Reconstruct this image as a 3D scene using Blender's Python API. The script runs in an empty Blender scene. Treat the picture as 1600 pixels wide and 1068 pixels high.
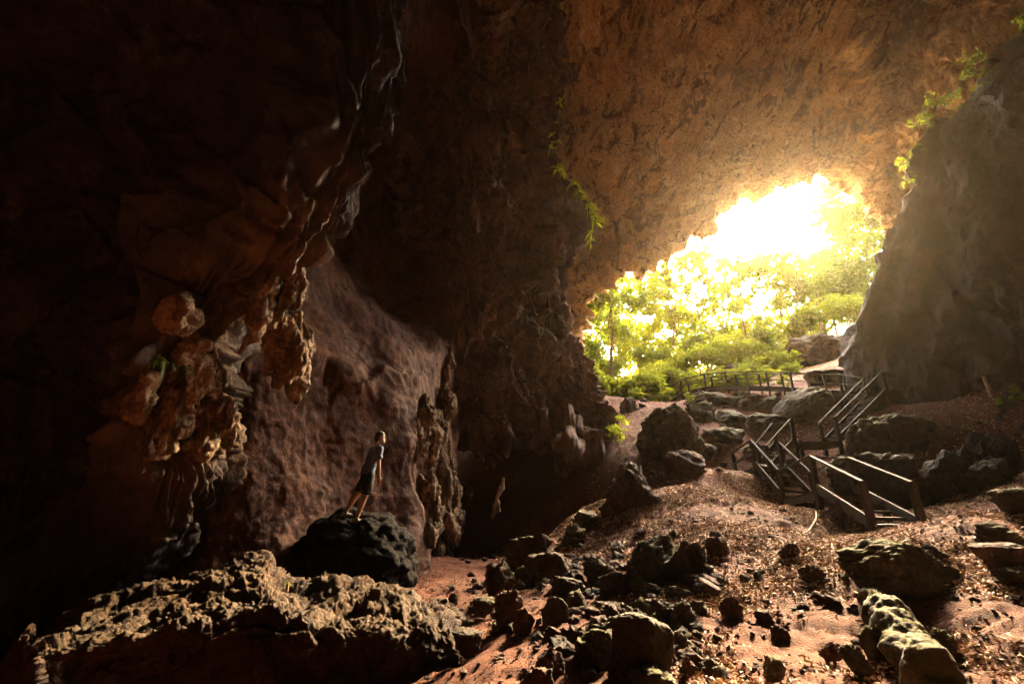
HAZE, EXPO = 0.0004, 5.3
import bpy, math, random
import numpy as np
from mathutils import Vector
from mathutils.bvhtree import BVHTree
rng = np.random.default_rng(7)
random.seed(7)
scn = bpy.context.scene
COL = scn.collection
R_ = math.radians

# ------------------------------------------------------------------ camera geometry (photo is 1600 x 1068)
F = 711.0
PITCH = R_(18.5)
SP, CP = math.sin(PITCH), math.cos(PITCH)
def ray(px, py):
    px = np.asarray(px, float); py = np.asarray(py, float)
    u = 534 - py; x = px - 800
    return np.stack([x + 0*u, F*CP - SP*u + 0*x, F*SP + CP*u + 0*x], -1)
def atY(px, py, Y):
    v = ray(px, py); return v * (np.asarray(Y, float)/v[..., 1])[..., None]
def atr(px, py, r):
    v = ray(px, py); return v * (np.asarray(r, float)/np.linalg.norm(v, axis=-1))[..., None]

# ------------------------------------------------------------------ noise
def _hash(ix, iy, iz, s):
    h = (ix.astype(np.uint32)*np.uint32(374761393) + iy.astype(np.uint32)*np.uint32(668265263)
         + iz.astype(np.uint32)*np.uint32(2147483647) + np.uint32((s*362437+12345) & 0xffffffff))
    h ^= h >> np.uint32(13); h *= np.uint32(1274126177); h ^= h >> np.uint32(16)
    h *= np.uint32(2246822519); h ^= h >> np.uint32(13)
    return h
_G = np.array([(1,1,0),(-1,1,0),(1,-1,0),(-1,-1,0),(1,0,1),(-1,0,1),(1,0,-1),(-1,0,-1),
               (0,1,1),(0,-1,1),(0,1,-1),(0,-1,-1),(1,1,0),(-1,1,0),(0,-1,1),(0,-1,-1)], float)
def perlin(P, s=0):
    P = np.asarray(P, float); i = np.floor(P).astype(np.int64); f = P - i
    w = f*f*f*(f*(f*6-15)+10)
    out = np.zeros(P.shape[:-1])
    for dx in (0, 1):
        wx = w[..., 0] if dx else 1-w[..., 0]
        for dy in (0, 1):
            wy = w[..., 1] if dy else 1-w[..., 1]
            for dz in (0, 1):
                wz = w[..., 2] if dz else 1-w[..., 2]
                g = _G[_hash(i[..., 0]+dx, i[..., 1]+dy, i[..., 2]+dz, s) & np.uint32(15)]
                d = g[..., 0]*(f[..., 0]-dx) + g[..., 1]*(f[..., 1]-dy) + g[..., 2]*(f[..., 2]-dz)
                out += d*wx*wy*wz
    return out
def fbm(P, octv=5, s=0, gain=.5, lac=2.03):
    P = np.asarray(P, float); a = 1.; o = 0.
    for k in range(octv):
        o = o + a*perlin(P, s+k*17); a *= gain; P = P*lac
    return o
def ridged(P, octv=4, s=0, gain=.5, lac=2.1):
    P = np.asarray(P, float); a = 1.; o = 0.; n = 0.
    for k in range(octv):
        o = o + a*(1-np.abs(perlin(P, s+k*31))*2.2); n += a; a *= gain; P = P*lac
    return o/n
def billow(P, octv=3, s=0, gain=.5, lac=2.1):
    P = np.asarray(P, float); a = 1.; o = 0.; n = 0.
    for k in range(octv):
        o = o + a*np.abs(perlin(P, s+k*31))*2; n += a; a *= gain; P = P*lac
    return o/n
def cells(P, s=0):
    """distance to the nearest feature point (worley F1)"""
    P = np.asarray(P, float); i = np.floor(P).astype(np.int64); best = np.full(P.shape[:-1], 9.)
    for dx in (-1, 0, 1):
        for dy in (-1, 0, 1):
            for dz in (-1, 0, 1):
                c = i + np.array([dx, dy, dz])
                h = _hash(c[..., 0], c[..., 1], c[..., 2], s)
                o = np.stack([(h & np.uint32(1023))/1023., ((h >> np.uint32(10)) & np.uint32(1023))/1023.,
                              ((h >> np.uint32(20)) & np.uint32(1023))/1023.], -1)
                best = np.minimum(best, np.linalg.norm(c+o-P, axis=-1))
    return best

def cellval(P, s=0):
    """a random value per worley cell: blocky, broken faces"""
    P = np.asarray(P, float); i = np.floor(P).astype(np.int64); best = np.full(P.shape[:-1], 9.); val = np.zeros(P.shape[:-1])
    for dx in (-1, 0, 1):
        for dy in (-1, 0, 1):
            for dz in (-1, 0, 1):
                c = i + np.array([dx, dy, dz]); h = _hash(c[..., 0], c[..., 1], c[..., 2], s)
                o = np.stack([(h & np.uint32(1023))/1023., ((h >> np.uint32(10)) & np.uint32(1023))/1023., ((h >> np.uint32(20)) & np.uint32(1023))/1023.], -1)
                q = P-c-o; d = np.linalg.norm(q, axis=-1); m = d < best; best = np.where(m, d, best)
                t = (o-.5)*1.6; val = np.where(m, (h >> np.uint32(5) & np.uint32(255))/255.-.5+np.sum(q*t, -1), val)
    return val

# ------------------------------------------------------------------ mesh helpers
def mk(name, V, Fc, mat=None, parent=None, smooth=True, loc=None):
    """one mesh object from an (n,3) vertex array and an (m,k) face array (or a list of such arrays)"""
    V = np.asarray(V, np.float32).reshape(-1, 3)
    if not isinstance(Fc, (list, tuple)): Fc = [Fc]
    Fc = [np.asarray(f, np.int32) for f in Fc if len(f)]
    me = bpy.data.meshes.new(name)
    me.vertices.add(len(V)); me.vertices.foreach_set('co', V.ravel())
    loops = np.concatenate([f.ravel() for f in Fc])
    tot = np.concatenate([np.full(len(f), f.shape[1], np.int32) for f in Fc])
    st = np.concatenate([[0], np.cumsum(tot)[:-1]]).astype(np.int32)
    me.loops.add(len(loops)); me.loops.foreach_set('vertex_index', loops)
    me.polygons.add(len(tot)); me.polygons.foreach_set('loop_start', st); me.polygons.foreach_set('loop_total', tot)
    me.polygons.foreach_set('use_smooth', np.full(len(tot), bool(smooth)))
    me.update(calc_edges=True)
    if mat: me.materials.append(mat)
    o = bpy.data.objects.new(name, me); COL.objects.link(o)
    if parent is not None: o.parent = parent
    if loc is not None: o.location = loc
    return o
def tag(o, label, cat, group=None):
    o['label'] = label; o['category'] = cat
    if group: o['group'] = group
    return o
def struct(o, kind='structure'):
    o['kind'] = kind; return o
def empty(name, loc=(0, 0, 0)):
    o = bpy.data.objects.new(name, None); o.empty_display_size = .3; COL.objects.link(o)
    o.location = loc; return o
def copy_tree(o, parent=None):
    c = o.copy(); COL.objects.link(c)
    if parent is not None: c.parent = parent
    for ch in list(o.children): copy_tree(ch, c)
    return c
def gridfaces(nr, nc, wrap=False):
    a = np.arange(nr*nc).reshape(nr, nc)
    if wrap: a = np.concatenate([a, a[:, :1]], 1)
    return np.stack([a[:-1, :-1], a[:-1, 1:], a[1:, 1:], a[1:, :-1]], -1).reshape(-1, 4)
def catmull(A, n, axis=0):
    A = np.moveaxis(np.asarray(A, float), axis, 0); m = len(A)
    t = np.linspace(0, m-1, n); i = np.minimum(t.astype(int), m-2); f = (t-i).reshape((-1,)+(1,)*(A.ndim-1))
    p0, p1, p2, p3 = A[np.maximum(i-1, 0)], A[i], A[i+1], A[np.minimum(i+2, m-1)]
    o = .5*((2*p1)+(-p0+p2)*f+(2*p0-5*p1+4*p2-p3)*f**2+(-p0+3*p1-3*p2+p3)*f**3)
    return np.moveaxis(o, 0, axis)
def normals(G):
    du = np.gradient(G, axis=1); dv = np.gradient(G, axis=0)
    N = np.cross(du, dv); N /= np.linalg.norm(N, axis=-1, keepdims=True)+1e-9
    return N
def loft(ctrl, nr, nc, disp=None, inward=True):
    """smooth dense surface through a grid of (px, py, distance) nodes, then displaced along its normals"""
    c = np.asarray(ctrl, float); G = atr(c[..., 0], c[..., 1], c[..., 2])
    G = catmull(catmull(G, nr, 0), nc, 1)
    N = normals(G)
    if inward and np.mean(np.sum(N*G, -1)) > 0: N = -N
    if disp is not None:
        U, V = np.meshgrid(np.linspace(0, 1, nc), np.linspace(0, 1, nr)); G = G + N*disp(G, N, U, V)[..., None]
    return G
def tube(pts, rad, sides=10, rings=None, disp=None, cap=True):
    """round tapering tube through points; returns verts, [quads, tris]"""
    pts = np.asarray(pts, float); rad = np.asarray(rad, float)
    if rings is None: rings = len(pts)
    C = catmull(pts, rings) if len(pts) > 2 else pts[0]+(pts[-1]-pts[0])*np.linspace(0, 1, rings)[:, None]
    Rr = np.interp(np.linspace(0, 1, rings), np.linspace(0, 1, len(rad)), rad)
    T = np.gradient(C, axis=0); T /= np.linalg.norm(T, axis=1, keepdims=True)+1e-9
    ref = np.array([0, 1., 0]) if abs(T[:, 1]).mean() < .8 else np.array([1., 0, 0])
    A = np.cross(T, ref); A /= np.linalg.norm(A, axis=1, keepdims=True)+1e-9
    B = np.cross(T, A)
    th = np.linspace(0, 2*np.pi, sides, endpoint=False)
    D = A[:, None]*np.cos(th)[None, :, None]+B[:, None]*np.sin(th)[None, :, None]
    V = C[:, None]+D*Rr[:, None, None]
    if disp is not None: V = V + D*disp(V, th, np.linspace(0, 1, rings))[..., None]
    V = V.reshape(-1, 3); q = gridfaces(rings, sides, True); tr = np.zeros((0, 3), int)
    if cap:
        n = len(V); V = np.concatenate([V, C[:1]-T[:1]*Rr[0]*.3, C[-1:]+T[-1:]*Rr[-1]*.5])
        k = np.arange(sides); k2 = (k+1) % sides
        tr = np.concatenate([np.stack([k2, k, np.full(sides, n)], 1),
                             np.stack([k+(rings-1)*sides, k2+(rings-1)*sides, np.full(sides, n+1)], 1)])
    return V, [q, tr]
class MB:
    def __init__(s): s.V = []; s.Q = []; s.T = []; s.n = 0
    def add(s, V, Fs):
        for f in Fs:
            if len(f) == 0: continue
            (s.Q if f.shape[1] == 4 else s.T).append(np.asarray(f)+s.n)
        s.V.append(np.asarray(V)); s.n += len(V); return s
    def beam(s, p, q, w, h, up=(0, 0, 1)):
        p = np.asarray(p, float); q = np.asarray(q, float); t = q-p; L = np.linalg.norm(t); t = t/L
        up = np.asarray(up, float)
        a = np.cross(t, up); a /= np.linalg.norm(a)+1e-9; b = np.cross(a, t)
        V = [e + a*(w/2*i) + b*(h/2*j) for e in (p, q) for (i, j) in ((-1, -1), (1, -1), (1, 1), (-1, 1))]
        Fs = np.array([[3, 2, 1, 0], [4, 5, 6, 7], [0, 1, 5, 4], [1, 2, 6, 5], [2, 3, 7, 6], [3, 0, 4, 7]])
        return s.add(np.array(V), [Fs])
    def build(s, name, mat, parent=None, smooth=False):
        return mk(name, np.concatenate(s.V), [np.concatenate(f) for f in (s.Q, s.T) if f], mat, parent, smooth)
def dense(o, vox, smooth=4, noise_amp=0., nf=8.):
    """fuse overlapping closed pieces into one continuous skin"""
    md = o.modifiers.new('fuse', 'REMESH'); md.mode = 'VOXEL'; md.voxel_size = vox
    ms = o.modifiers.new('soft', 'SMOOTH'); ms.iterations = smooth; ms.factor = .5
    dg = bpy.context.evaluated_depsgraph_get(); me = bpy.data.meshes.new_from_object(o.evaluated_get(dg))
    o.modifiers.clear(); old = o.data; o.data = me; bpy.data.meshes.remove(old)
    if noise_amp:
        v = np.empty(len(me.vertices)*3, np.float32); me.vertices.foreach_get('co', v); P = v.reshape(-1, 3).astype(float)
        nn = np.empty(len(me.vertices)*3, np.float32); me.vertex_normals.foreach_get('vector', nn)
        P += nn.reshape(-1, 3)*(noise_amp*(ridged(P*np.array([nf, nf, nf*.55]), 3, 77)-.5))[:, None]
        me.vertices.foreach_set('co', P.astype(np.float32).ravel()); me.update()
    me.polygons.foreach_set('use_smooth', np.ones(len(me.polygons), bool))
    return o
_ico = {}
def ico(sub):
    if sub not in _ico:
        import bmesh
        bm = bmesh.new(); bmesh.ops.create_icosphere(bm, subdivisions=sub, radius=1)
        bm.verts.ensure_lookup_table()
        _ico[sub] = (np.array([v.co[:] for v in bm.verts]), np.array([[v.index for v in f.verts] for f in bm.faces])); bm.free()
    return _ico[sub]

# ------------------------------------------------------------------ materials
def newmat(name):
    m = bpy.data.materials.new(name); m.use_nodes = True; nt = m.node_tree
    return m, nt, nt.nodes['Principled BSDF'], nt.nodes['Material Output']
def N_(nt, t, **kw):
    n = nt.nodes.new(t)
    for k, v in kw.items():
        if k in n.inputs: n.inputs[k].default_value = v
        else: setattr(n, k, v)
    return n
def ramp(nt, fac, stops):
    r = nt.nodes.new('ShaderNodeValToRGB'); e = r.color_ramp.elements
    while len(e) < len(stops): e.new(.5)
    for el, (p, c) in zip(e, stops):
        el.position = p; el.color = (*c, 1)
    nt.links.new(fac, r.inputs['Fac']); return r.outputs['Color']
def mixc(nt, fac, a, b, mode='MIX'):
    m = nt.nodes.new('ShaderNodeMix'); m.data_type = 'RGBA'; m.blend_type = mode
    for sock, v in ((m.inputs[0], fac), (m.inputs[6], a), (m.inputs[7], b)):
        if hasattr(v, 'is_linked'): nt.links.new(v, sock)
        elif isinstance(v, (int, float)): sock.default_value = v
        else: sock.default_value = (*v, 1)
    return m.outputs[2]
def mathn(nt, op, a, b=0.):
    m = nt.nodes.new('ShaderNodeMath'); m.operation = op
    for s, v in zip(m.inputs, (a, b)):
        if hasattr(v, 'is_linked'): nt.links.new(v, s)
        else: s.default_value = v
    return m.outputs[0]
def coords(nt, scale=(1, 1, 1), rot=(0, 0, 0), src='Object'):
    tc = nt.nodes.new('ShaderNodeTexCoord'); mp = nt.nodes.new('ShaderNodeMapping')
    mp.inputs['Scale'].default_value = scale; mp.inputs['Rotation'].default_value = rot
    nt.links.new(tc.outputs[src], mp.inputs['Vector']); return mp.outputs[0]
def noise(nt, vec, scale, detail=6, rough=.6, dist=0., out='Fac'):
    n = N_(nt, 'ShaderNodeTexNoise'); n.inputs['Scale'].default_value = scale; n.inputs['Detail'].default_value = detail
    n.inputs['Roughness'].default_value = rough; n.inputs['Distortion'].default_value = dist
    nt.links.new(vec, n.inputs['Vector']); return n.outputs[out]
def rockmat(name, dark, mid, light, s=1., streak=(1, 1, 1), rot=(0, 0, 0), bump=.6, stain=0., lit_flow_col=None, moss=0., mosscol=(.10, .10, .02), rough=.85, bs=1., spec=.3, spots=.51):
    m, nt, b, out = newmat(name)
    v = coords(nt); vs = coords(nt, streak, rot)
    n1 = noise(nt, vs, .55*s, 8, .62, .6); n2 = noise(nt, vs, 2.6*s, 8, .7, .8); n3 = noise(nt, v, 9*s, 6, .7)
    f = mathn(nt, 'ADD', mathn(nt, 'MULTIPLY', n1, .5), mathn(nt, 'MULTIPLY', n2, .5))
    c = ramp(nt, f, [(.38, dark), (.475, mid), (.54, mid), (.62, light)])
    sp = noise(nt, vs, 1.3*s, 7, .72, .9); c = mixc(nt, ramp(nt, sp, [(spots, (0, 0, 0)), (spots+.06, (.85, .85, .85))]), c, dark)
    pits = ramp(nt, n3, [(.36, (.35, .3, .3)), (.5, (1, 1, 1)), (.7, (1.15, 1.12, 1.05))])
    c = mixc(nt, .8, c, pits, 'MULTIPLY')
    if stain > 0:      # mineral streaks that ran down the rock
        vv = coords(nt, (1.1, 1.1, .10)); st = noise(nt, vv, 1.6, 6, .65, .3)
        c = mixc(nt, mathn(nt, 'MULTIPLY', ramp(nt, st, [(.50, (0, 0, 0)), (.60, (1, 1, 1))]), stain), c, tuple(x*.6 for x in dark))
        c = mixc(nt, mathn(nt, 'MULTIPLY', ramp(nt, st, [(.30, (1, 1, 1)), (.40, (0, 0, 0))]), stain*.7), c, light)
    if lit_flow_col is not None:      # flowstone edge, coloured paler to paint in the sunlit ridge
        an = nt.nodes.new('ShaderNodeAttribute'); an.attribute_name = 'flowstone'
        c = mixc(nt, an.outputs['Fac'], c, mixc(nt, n2, tuple(x*.35 for x in lit_flow_col), tuple(x*1.5 for x in lit_flow_col)))
    if moss > 0:
        g = nt.nodes.new('ShaderNodeNewGeometry'); sx = nt.nodes.new('ShaderNodeSeparateXYZ')
        nt.links.new(g.outputs['Normal'], sx.inputs[0])
        mn = noise(nt, v, 3.2, 6, .7)
        mf = ramp(nt, mathn(nt, 'ADD', mathn(nt, 'MULTIPLY', sx.outputs[2], .45), mathn(nt, 'MULTIPLY', mn, .9)), [(.62, (0, 0, 0)), (.86, (1, 1, 1))])
        c = mixc(nt, mathn(nt, 'MULTIPLY', mf, moss), c, mosscol)
    nt.links.new(c, b.inputs['Base Color']); b.inputs['Roughness'].default_value = rough
    b.inputs['Specular IOR Level'].default_value = spec
    h = mathn(nt, 'ADD', mathn(nt, 'MULTIPLY', noise(nt, vs, 5*bs, 8, .7, .4), .7), mathn(nt, 'MULTIPLY', noise(nt, v, 22*bs, 5, .7), .3))
    bp = nt.nodes.new('ShaderNodeBump'); bp.inputs['Strength'].default_value = bump; bp.inputs['Distance'].default_value = .12/bs
    nt.links.new(h, bp.inputs['Height']); nt.links.new(bp.outputs[0], b.inputs['Normal'])
    return m
def leafmat(name, c1, c2, trans=.55):
    m, nt, b, out = newmat(name)
    g = nt.nodes.new('ShaderNodeNewGeometry')
    c = ramp(nt, g.outputs['Random Per Island'], [(0, c1), (1, c2)])
    nt.links.new(c, b.inputs['Base Color']); b.inputs['Roughness'].default_value = .5
    t = nt.nodes.new('ShaderNodeBsdfTranslucent')
    tcol = mixc(nt, 1., c, (2.6, 2.4, 1.2), 'MULTIPLY'); nt.links.new(tcol, t.inputs['Color'])
    mx = nt.nodes.new('ShaderNodeMixShader'); mx.inputs[0].default_value = trans
    nt.links.new(b.outputs[0], mx.inputs[1]); nt.links.new(t.outputs[0], mx.inputs[2])
    nt.links.new(mx.outputs[0], out.inputs['Surface']); return m
def plain(name, col, rough=.7, var=.25, s=6., bump=.2, streak=(1, 1, 1)):
    m, nt, b, out = newmat(name)
    v = coords(nt, streak); n = noise(nt, v, s, 6, .65)
    d = tuple(x*(1-var*1.6) for x in col); l = tuple(min(1, x*(1+var)) for x in col)
    nt.links.new(ramp(nt, n, [(.32, d), (.68, l)]), b.inputs['Base Color']); b.inputs['Roughness'].default_value = rough; b.inputs['Specular IOR Level'].default_value = .25
    bp = nt.nodes.new('ShaderNodeBump'); bp.inputs['Strength'].default_value = bump; bp.inputs['Distance'].default_value = .02
    nt.links.new(noise(nt, v, s*3, 4), bp.inputs['Height']); nt.links.new(bp.outputs[0], b.inputs['Normal'])
    return m
M = {}
M['near'] = rockmat('dark_cave_rock', (0.00612, 0.00576, 0.01008), (0.02203, 0.01786, 0.0252), (0.07344, 0.06048, 0.072), .8, (1, 1, .55), (0, .5, 0), .9, stain=.5, lit_flow_col=(.13, .085, .055))
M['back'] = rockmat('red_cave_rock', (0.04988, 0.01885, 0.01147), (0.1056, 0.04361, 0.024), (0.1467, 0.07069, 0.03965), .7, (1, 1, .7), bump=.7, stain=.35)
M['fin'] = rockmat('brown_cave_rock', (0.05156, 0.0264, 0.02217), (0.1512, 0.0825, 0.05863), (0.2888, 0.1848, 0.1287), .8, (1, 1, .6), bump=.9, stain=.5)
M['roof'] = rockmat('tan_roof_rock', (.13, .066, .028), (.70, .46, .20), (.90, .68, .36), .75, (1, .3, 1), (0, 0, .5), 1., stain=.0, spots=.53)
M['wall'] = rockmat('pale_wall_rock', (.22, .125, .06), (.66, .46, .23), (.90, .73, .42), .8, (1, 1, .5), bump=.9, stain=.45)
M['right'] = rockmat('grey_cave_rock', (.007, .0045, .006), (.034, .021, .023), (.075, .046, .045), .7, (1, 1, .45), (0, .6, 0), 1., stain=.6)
M['flow'] = rockmat('brown_flowstone', (0.063, 0.0385, 0.0238), (0.168, 0.1085, 0.0644), (0.294, 0.21, 0.1295), 1.6, (1, 1, .35), bump=.9, stain=.4)
M['paleflow'] = rockmat('pale_flowstone', (0.06, 0.036, 0.0216), (0.204, 0.135, 0.078), (0.336, 0.252, 0.156), 1.6, (1, 1, .35), bump=.9, stain=.4)
M['crag'] = rockmat('pitted_boulder_rock', (0.01284, 0.004965, 0.002574), (0.04959, 0.01986, 0.007722), (0.09922, 0.04506, 0.01673), 1.6, bump=1., moss=.25, mosscol=(.085, .068, .024))
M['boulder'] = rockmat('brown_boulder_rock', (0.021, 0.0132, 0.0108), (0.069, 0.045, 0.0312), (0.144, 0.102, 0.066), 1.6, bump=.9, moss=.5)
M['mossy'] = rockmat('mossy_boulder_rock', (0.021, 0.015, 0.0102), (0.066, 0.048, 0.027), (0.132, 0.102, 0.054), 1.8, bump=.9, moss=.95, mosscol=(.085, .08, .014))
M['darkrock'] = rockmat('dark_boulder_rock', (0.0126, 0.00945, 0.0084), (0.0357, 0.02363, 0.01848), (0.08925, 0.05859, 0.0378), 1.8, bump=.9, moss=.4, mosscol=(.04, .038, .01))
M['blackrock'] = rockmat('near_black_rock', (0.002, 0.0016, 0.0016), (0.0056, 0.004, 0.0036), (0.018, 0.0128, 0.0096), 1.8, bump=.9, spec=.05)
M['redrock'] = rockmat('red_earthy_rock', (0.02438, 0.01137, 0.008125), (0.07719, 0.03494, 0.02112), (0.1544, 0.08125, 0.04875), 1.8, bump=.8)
M['wood'] = plain('weathered_wood', (0.036, 0.021, 0.0135), .75, .4, 14, .5, (0.75, 0.75, 0.75))
M['rail'] = plain('worn_handrail_wood', (0.0288, 0.0192, 0.01075), .85, .35, 18, .4)
M['signwood'] = plain('pale_sign_wood', (0.396, 0.264, 0.1716), .6, .3, 10, .3)
M['trunk'] = plain('tree_bark', (.12, .08, .045), .85, .4, 8, .6)
M['root'] = plain('pale_root_bark', (.24, .165, .10), .8, .3, 20, .4)
M['leafA'] = leafmat('yellow_green_leaf', (0.05376, 0.07616, 0.005376), (0.112, 0.1299, 0.009856), .66)
M['leafB'] = leafmat('mid_green_leaf', (0.03584, 0.056, 0.005376), (0.07616, 0.09856, 0.00896), .64)
M['leafC'] = leafmat('fern_leaf', (0.1792, 0.224, 0.0112), (0.3136, 0.336, 0.02016), .6)
def litter_mat():
    m, nt, b, out = newmat('dry_leaf')
    g = nt.nodes.new('ShaderNodeNewGeometry')
    nt.links.new(ramp(nt, g.outputs['Random Per Island'], [(0, (.08, .04, .02)), (.4, (.22, .12, .06)), (.62, (.50, .33, .20)), (1, (.78, .60, .41))]), b.inputs['Base Color'])
    b.inputs['Roughness'].default_value = .7; b.inputs['Specular IOR Level'].default_value = .25
    return m
M['litter'] = litter_mat()
def earth_mat():
    m, nt, b, out = newmat('red_earth')
    v = coords(nt); n1 = noise(nt, v, .5, 6, .6); n2 = noise(nt, v, 5, 8, .7); n3 = noise(nt, v, 40, 4, .7)
    f = mathn(nt, 'ADD', mathn(nt, 'MULTIPLY', n1, .5), mathn(nt, 'MULTIPLY', n2, .5))
    c = ramp(nt, f, [(.34, (.065, .022, .011)), (.5, (.125, .040, .019)), (.66, (.20, .076, .037))])
    c = mixc(nt, .7, c, ramp(nt, n3, [(.35, (.45, .4, .4)), (.55, (1, 1, 1)), (.75, (1.3, 1.25, 1.2))]), 'MULTIPLY')
    sx = nt.nodes.new('ShaderNodeSeparateXYZ'); nt.links.new(v, sx.inputs[0])       # ground outside made pale, an added reflector that brightens the roof
    wy = mathn(nt, 'ADD', sx.outputs[1], mathn(nt, 'MULTIPLY', n1, 8.)); mr = nt.nodes.new('ShaderNodeMapRange'); mr.inputs[1].default_value = 31.5; mr.inputs[2].default_value = 35.5
    nt.links.new(wy, mr.inputs[0]); c = mixc(nt, mr.outputs[0], c, mixc(nt, n2, (.50, .36, .20), (.74, .58, .38)))
    nt.links.new(c, b.inputs['Base Color']); b.inputs['Roughness'].default_value = .9
    b.inputs['Specular IOR Level'].default_value = .2
    bp = nt.nodes.new('ShaderNodeBump'); bp.inputs['Strength'].default_value = .8; bp.inputs['Distance'].default_value = .04
    h = mathn(nt, 'ADD', n3, mathn(nt, 'MULTIPLY', n2, 1.5)); nt.links.new(h, bp.inputs['Height']); nt.links.new(bp.outputs[0], b.inputs['Normal'])
    return m
M['earth'] = earth_mat()
# ------------------------------------------------------------------ ground
_gp = [(850,1060,4.6),(1590,1060,4.4),(400,1060,7.),(-200,1060,7.),(640,930,10.5),(760,900,12.),(1000,800,12.5),(1100,762,13.5),
       (1200,800,11.5),(1400,845,9.3),(1590,800,8.5),(1600,640,14.),(1500,612,18.),
       (1100,700,20.),(950,645,25.),(895,612,29.),
       (1000,770,15.5),(930,790,15.5),(1080,735,16.5),(1000,705,19.),(880,835,13.5),(800,868,14.5),(820,862,19.),(740,892,19.),(885,842,18.),(1400,800,12.6),(1500,772,12.2),(1590,748,12.),(1500,700,15.),(1595,712,13.8)]

_g = [tuple(atY(a, b, y)) for a, b, y in _gp]
_g += [(0, 0, -1.5), (4, 0, -1.3), (-5, 0, -2.3), (-3, 4, -2.3), (0, -8, -1.4), (9, 0, -.6), (13, 3, .2), (20, 8, 2.), (26, 16, 4.), (-6, 7, -2.6), (-10, 12, -1.9),
       (-6, 13, -1.9), (-12, 4, -2.3), (-3, 16, -1.8), (-4, 24, -1.), (-30, 40, 12), (-12, 34, 7), (2, 36, 6.), (5, 45, 3.5), (14, 38, 7.), (12, 48, 4.5),
       (5, 70, 1), (22, 40, 10.), (24, 50, 8), (34, 42, 17), (46, 46, 24), (30, 34, 12.5), (60, 60, 28), (28, 75, 3), (-20, 80, 8), (-30, -15, -2), (30, -20, -1),
       (0, 160, 0), (150, 150, 12), (-150, 150, 14), (150, -100, 0), (-150, -100, 0), (0, -120, 0), (160, 20, 20), (-160, 20, 10)]
for px, py, Y, dz in [(1347,752,9.5,.93),(1424,753,9.5,.93),(1266,712,12.3,1.35),(1326,714,12.3,1.35),(1216,734,14.9,1.25),(1266,737,14.9,1.25),(1173,687,16.5,1.4),(1217,690,16.5,1.4),(1145,707,18.2,1.35),
                      (1182,692,18.3,1.3),(1207,660.5,18.5,1.6),(1235,654,17.4,1.6),(1280,660,18.6,1.35),(1304,652,17.4,1.35),(1349,591,19.,1.6),(1377,581,17.7,1.5),(1402,586,19.,1.35),(1424,590,17.9,1.35),
                      (1310,585,20.3,1.7),(1234,582,23.,1.7),(1165,581,25.6,1.5),(1100,584.5,27.8,1.3),(1043,609,29.6,1.1)]:
    q = atY(px, py, Y); _g.append((q[0], q[1], q[2]-dz))
_g = np.array(_g)
def _phi(d): return np.sqrt(d*d+1.6**2)
_D = np.linalg.norm(_g[:, None, :2]-_g[None, :, :2], axis=-1)
_W = np.linalg.solve(_phi(_D)+np.eye(len(_g))*.02, _g[:, 2]-0.)
def hbase(x, y):
    x = np.asarray(x, float); y = np.asarray(y, float); o = np.zeros(np.broadcast(x, y).shape)
    for (gx, gy, _), w in zip(_g, _W): o += w*_phi(np.hypot(x-gx, y-gy))
    return o
def H(x, y):
    x = np.asarray(x, float); y = np.asarray(y, float)
    P = np.stack([x+0*y, y+0*x, 0*x+0*y], -1)
    near = 1/(1+np.maximum(0, np.hypot(x, y)-16)/10)
    z = hbase(x, y) + .10*fbm(P*.55, 3, 3) + (.055*fbm(P*2.1, 3, 11)+.03*fbm(P*7, 4, 12, .6))*near
    return z
def axis(lo, hi, dlo, dhi, step):
    d = np.arange(dlo, dhi, step)
    out = [d]; s = step; p = dhi; L = []
    while p < hi: L.append(p); s *= 1.12; p += s
    L.append(hi); s = step; p = dlo; K = []
    while p > lo: s *= 1.12; p -= s; K.append(max(p, lo))
    return np.concatenate([K[::-1], d, L])
gx = axis(-170, 170, -6, 14, .05); gy = axis(-130, 170, 3.2, 20, .05)
GX, GY = np.meshgrid(gx, gy)
GZ = H(GX, GY)
ground = struct(mk('ground', np.stack([GX, GY, GZ], -1).reshape(-1, 3), gridfaces(len(gy), len(gx)), M['earth']))
def hit(px, py, lo=2., hi=60.):
    """ground point seen at a photo pixel"""
    Y = np.linspace(lo, hi, 1200); P = atY(np.full_like(Y, px), np.full_like(Y, py), Y)
    below = P[:, 2] <= hbase(P[:, 0], P[:, 1])+.02
    k = int(np.argmax(below)) if below.any() else len(Y)-1
    return P[k]
def ground_at(x, y): return float(H(np.array([x]), np.array([y]))[0])
# ------------------------------------------------------------------ cave walls
def knobs(P, f, s):            # rounded hanging lumps, longer than wide
    Q = P*np.array([f, f, f*.5]); return np.clip(.75-cells(Q+.35*np.stack([perlin(P*f*.7, s+1)]*3, -1), s), 0, 1)
def flutes(P, f, s):           # vertical ribs
    return ridged(np.stack([P[..., 0]*f, P[..., 1]*f, P[..., 2]*f*.16], -1), 3, s)
def along(P, U, V, fu, fv, s, octv=3):   # ribs that run down the wall, following its edge
    w = perlin(P*.5, s+5)*.06+perlin(P*1.3, s+6)*.025
    return ridged(np.stack([(U+w)*fu, V*fv+w*fv, 0*U+s*.37], -1), octv, s)
def lit_flow_mask(P, U, V):
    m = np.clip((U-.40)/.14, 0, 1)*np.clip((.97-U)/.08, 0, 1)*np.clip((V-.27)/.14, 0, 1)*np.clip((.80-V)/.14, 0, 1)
    return np.clip(m*(.75+1.1*fbm(P*.8, 3, 66)), 0, 1)
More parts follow.
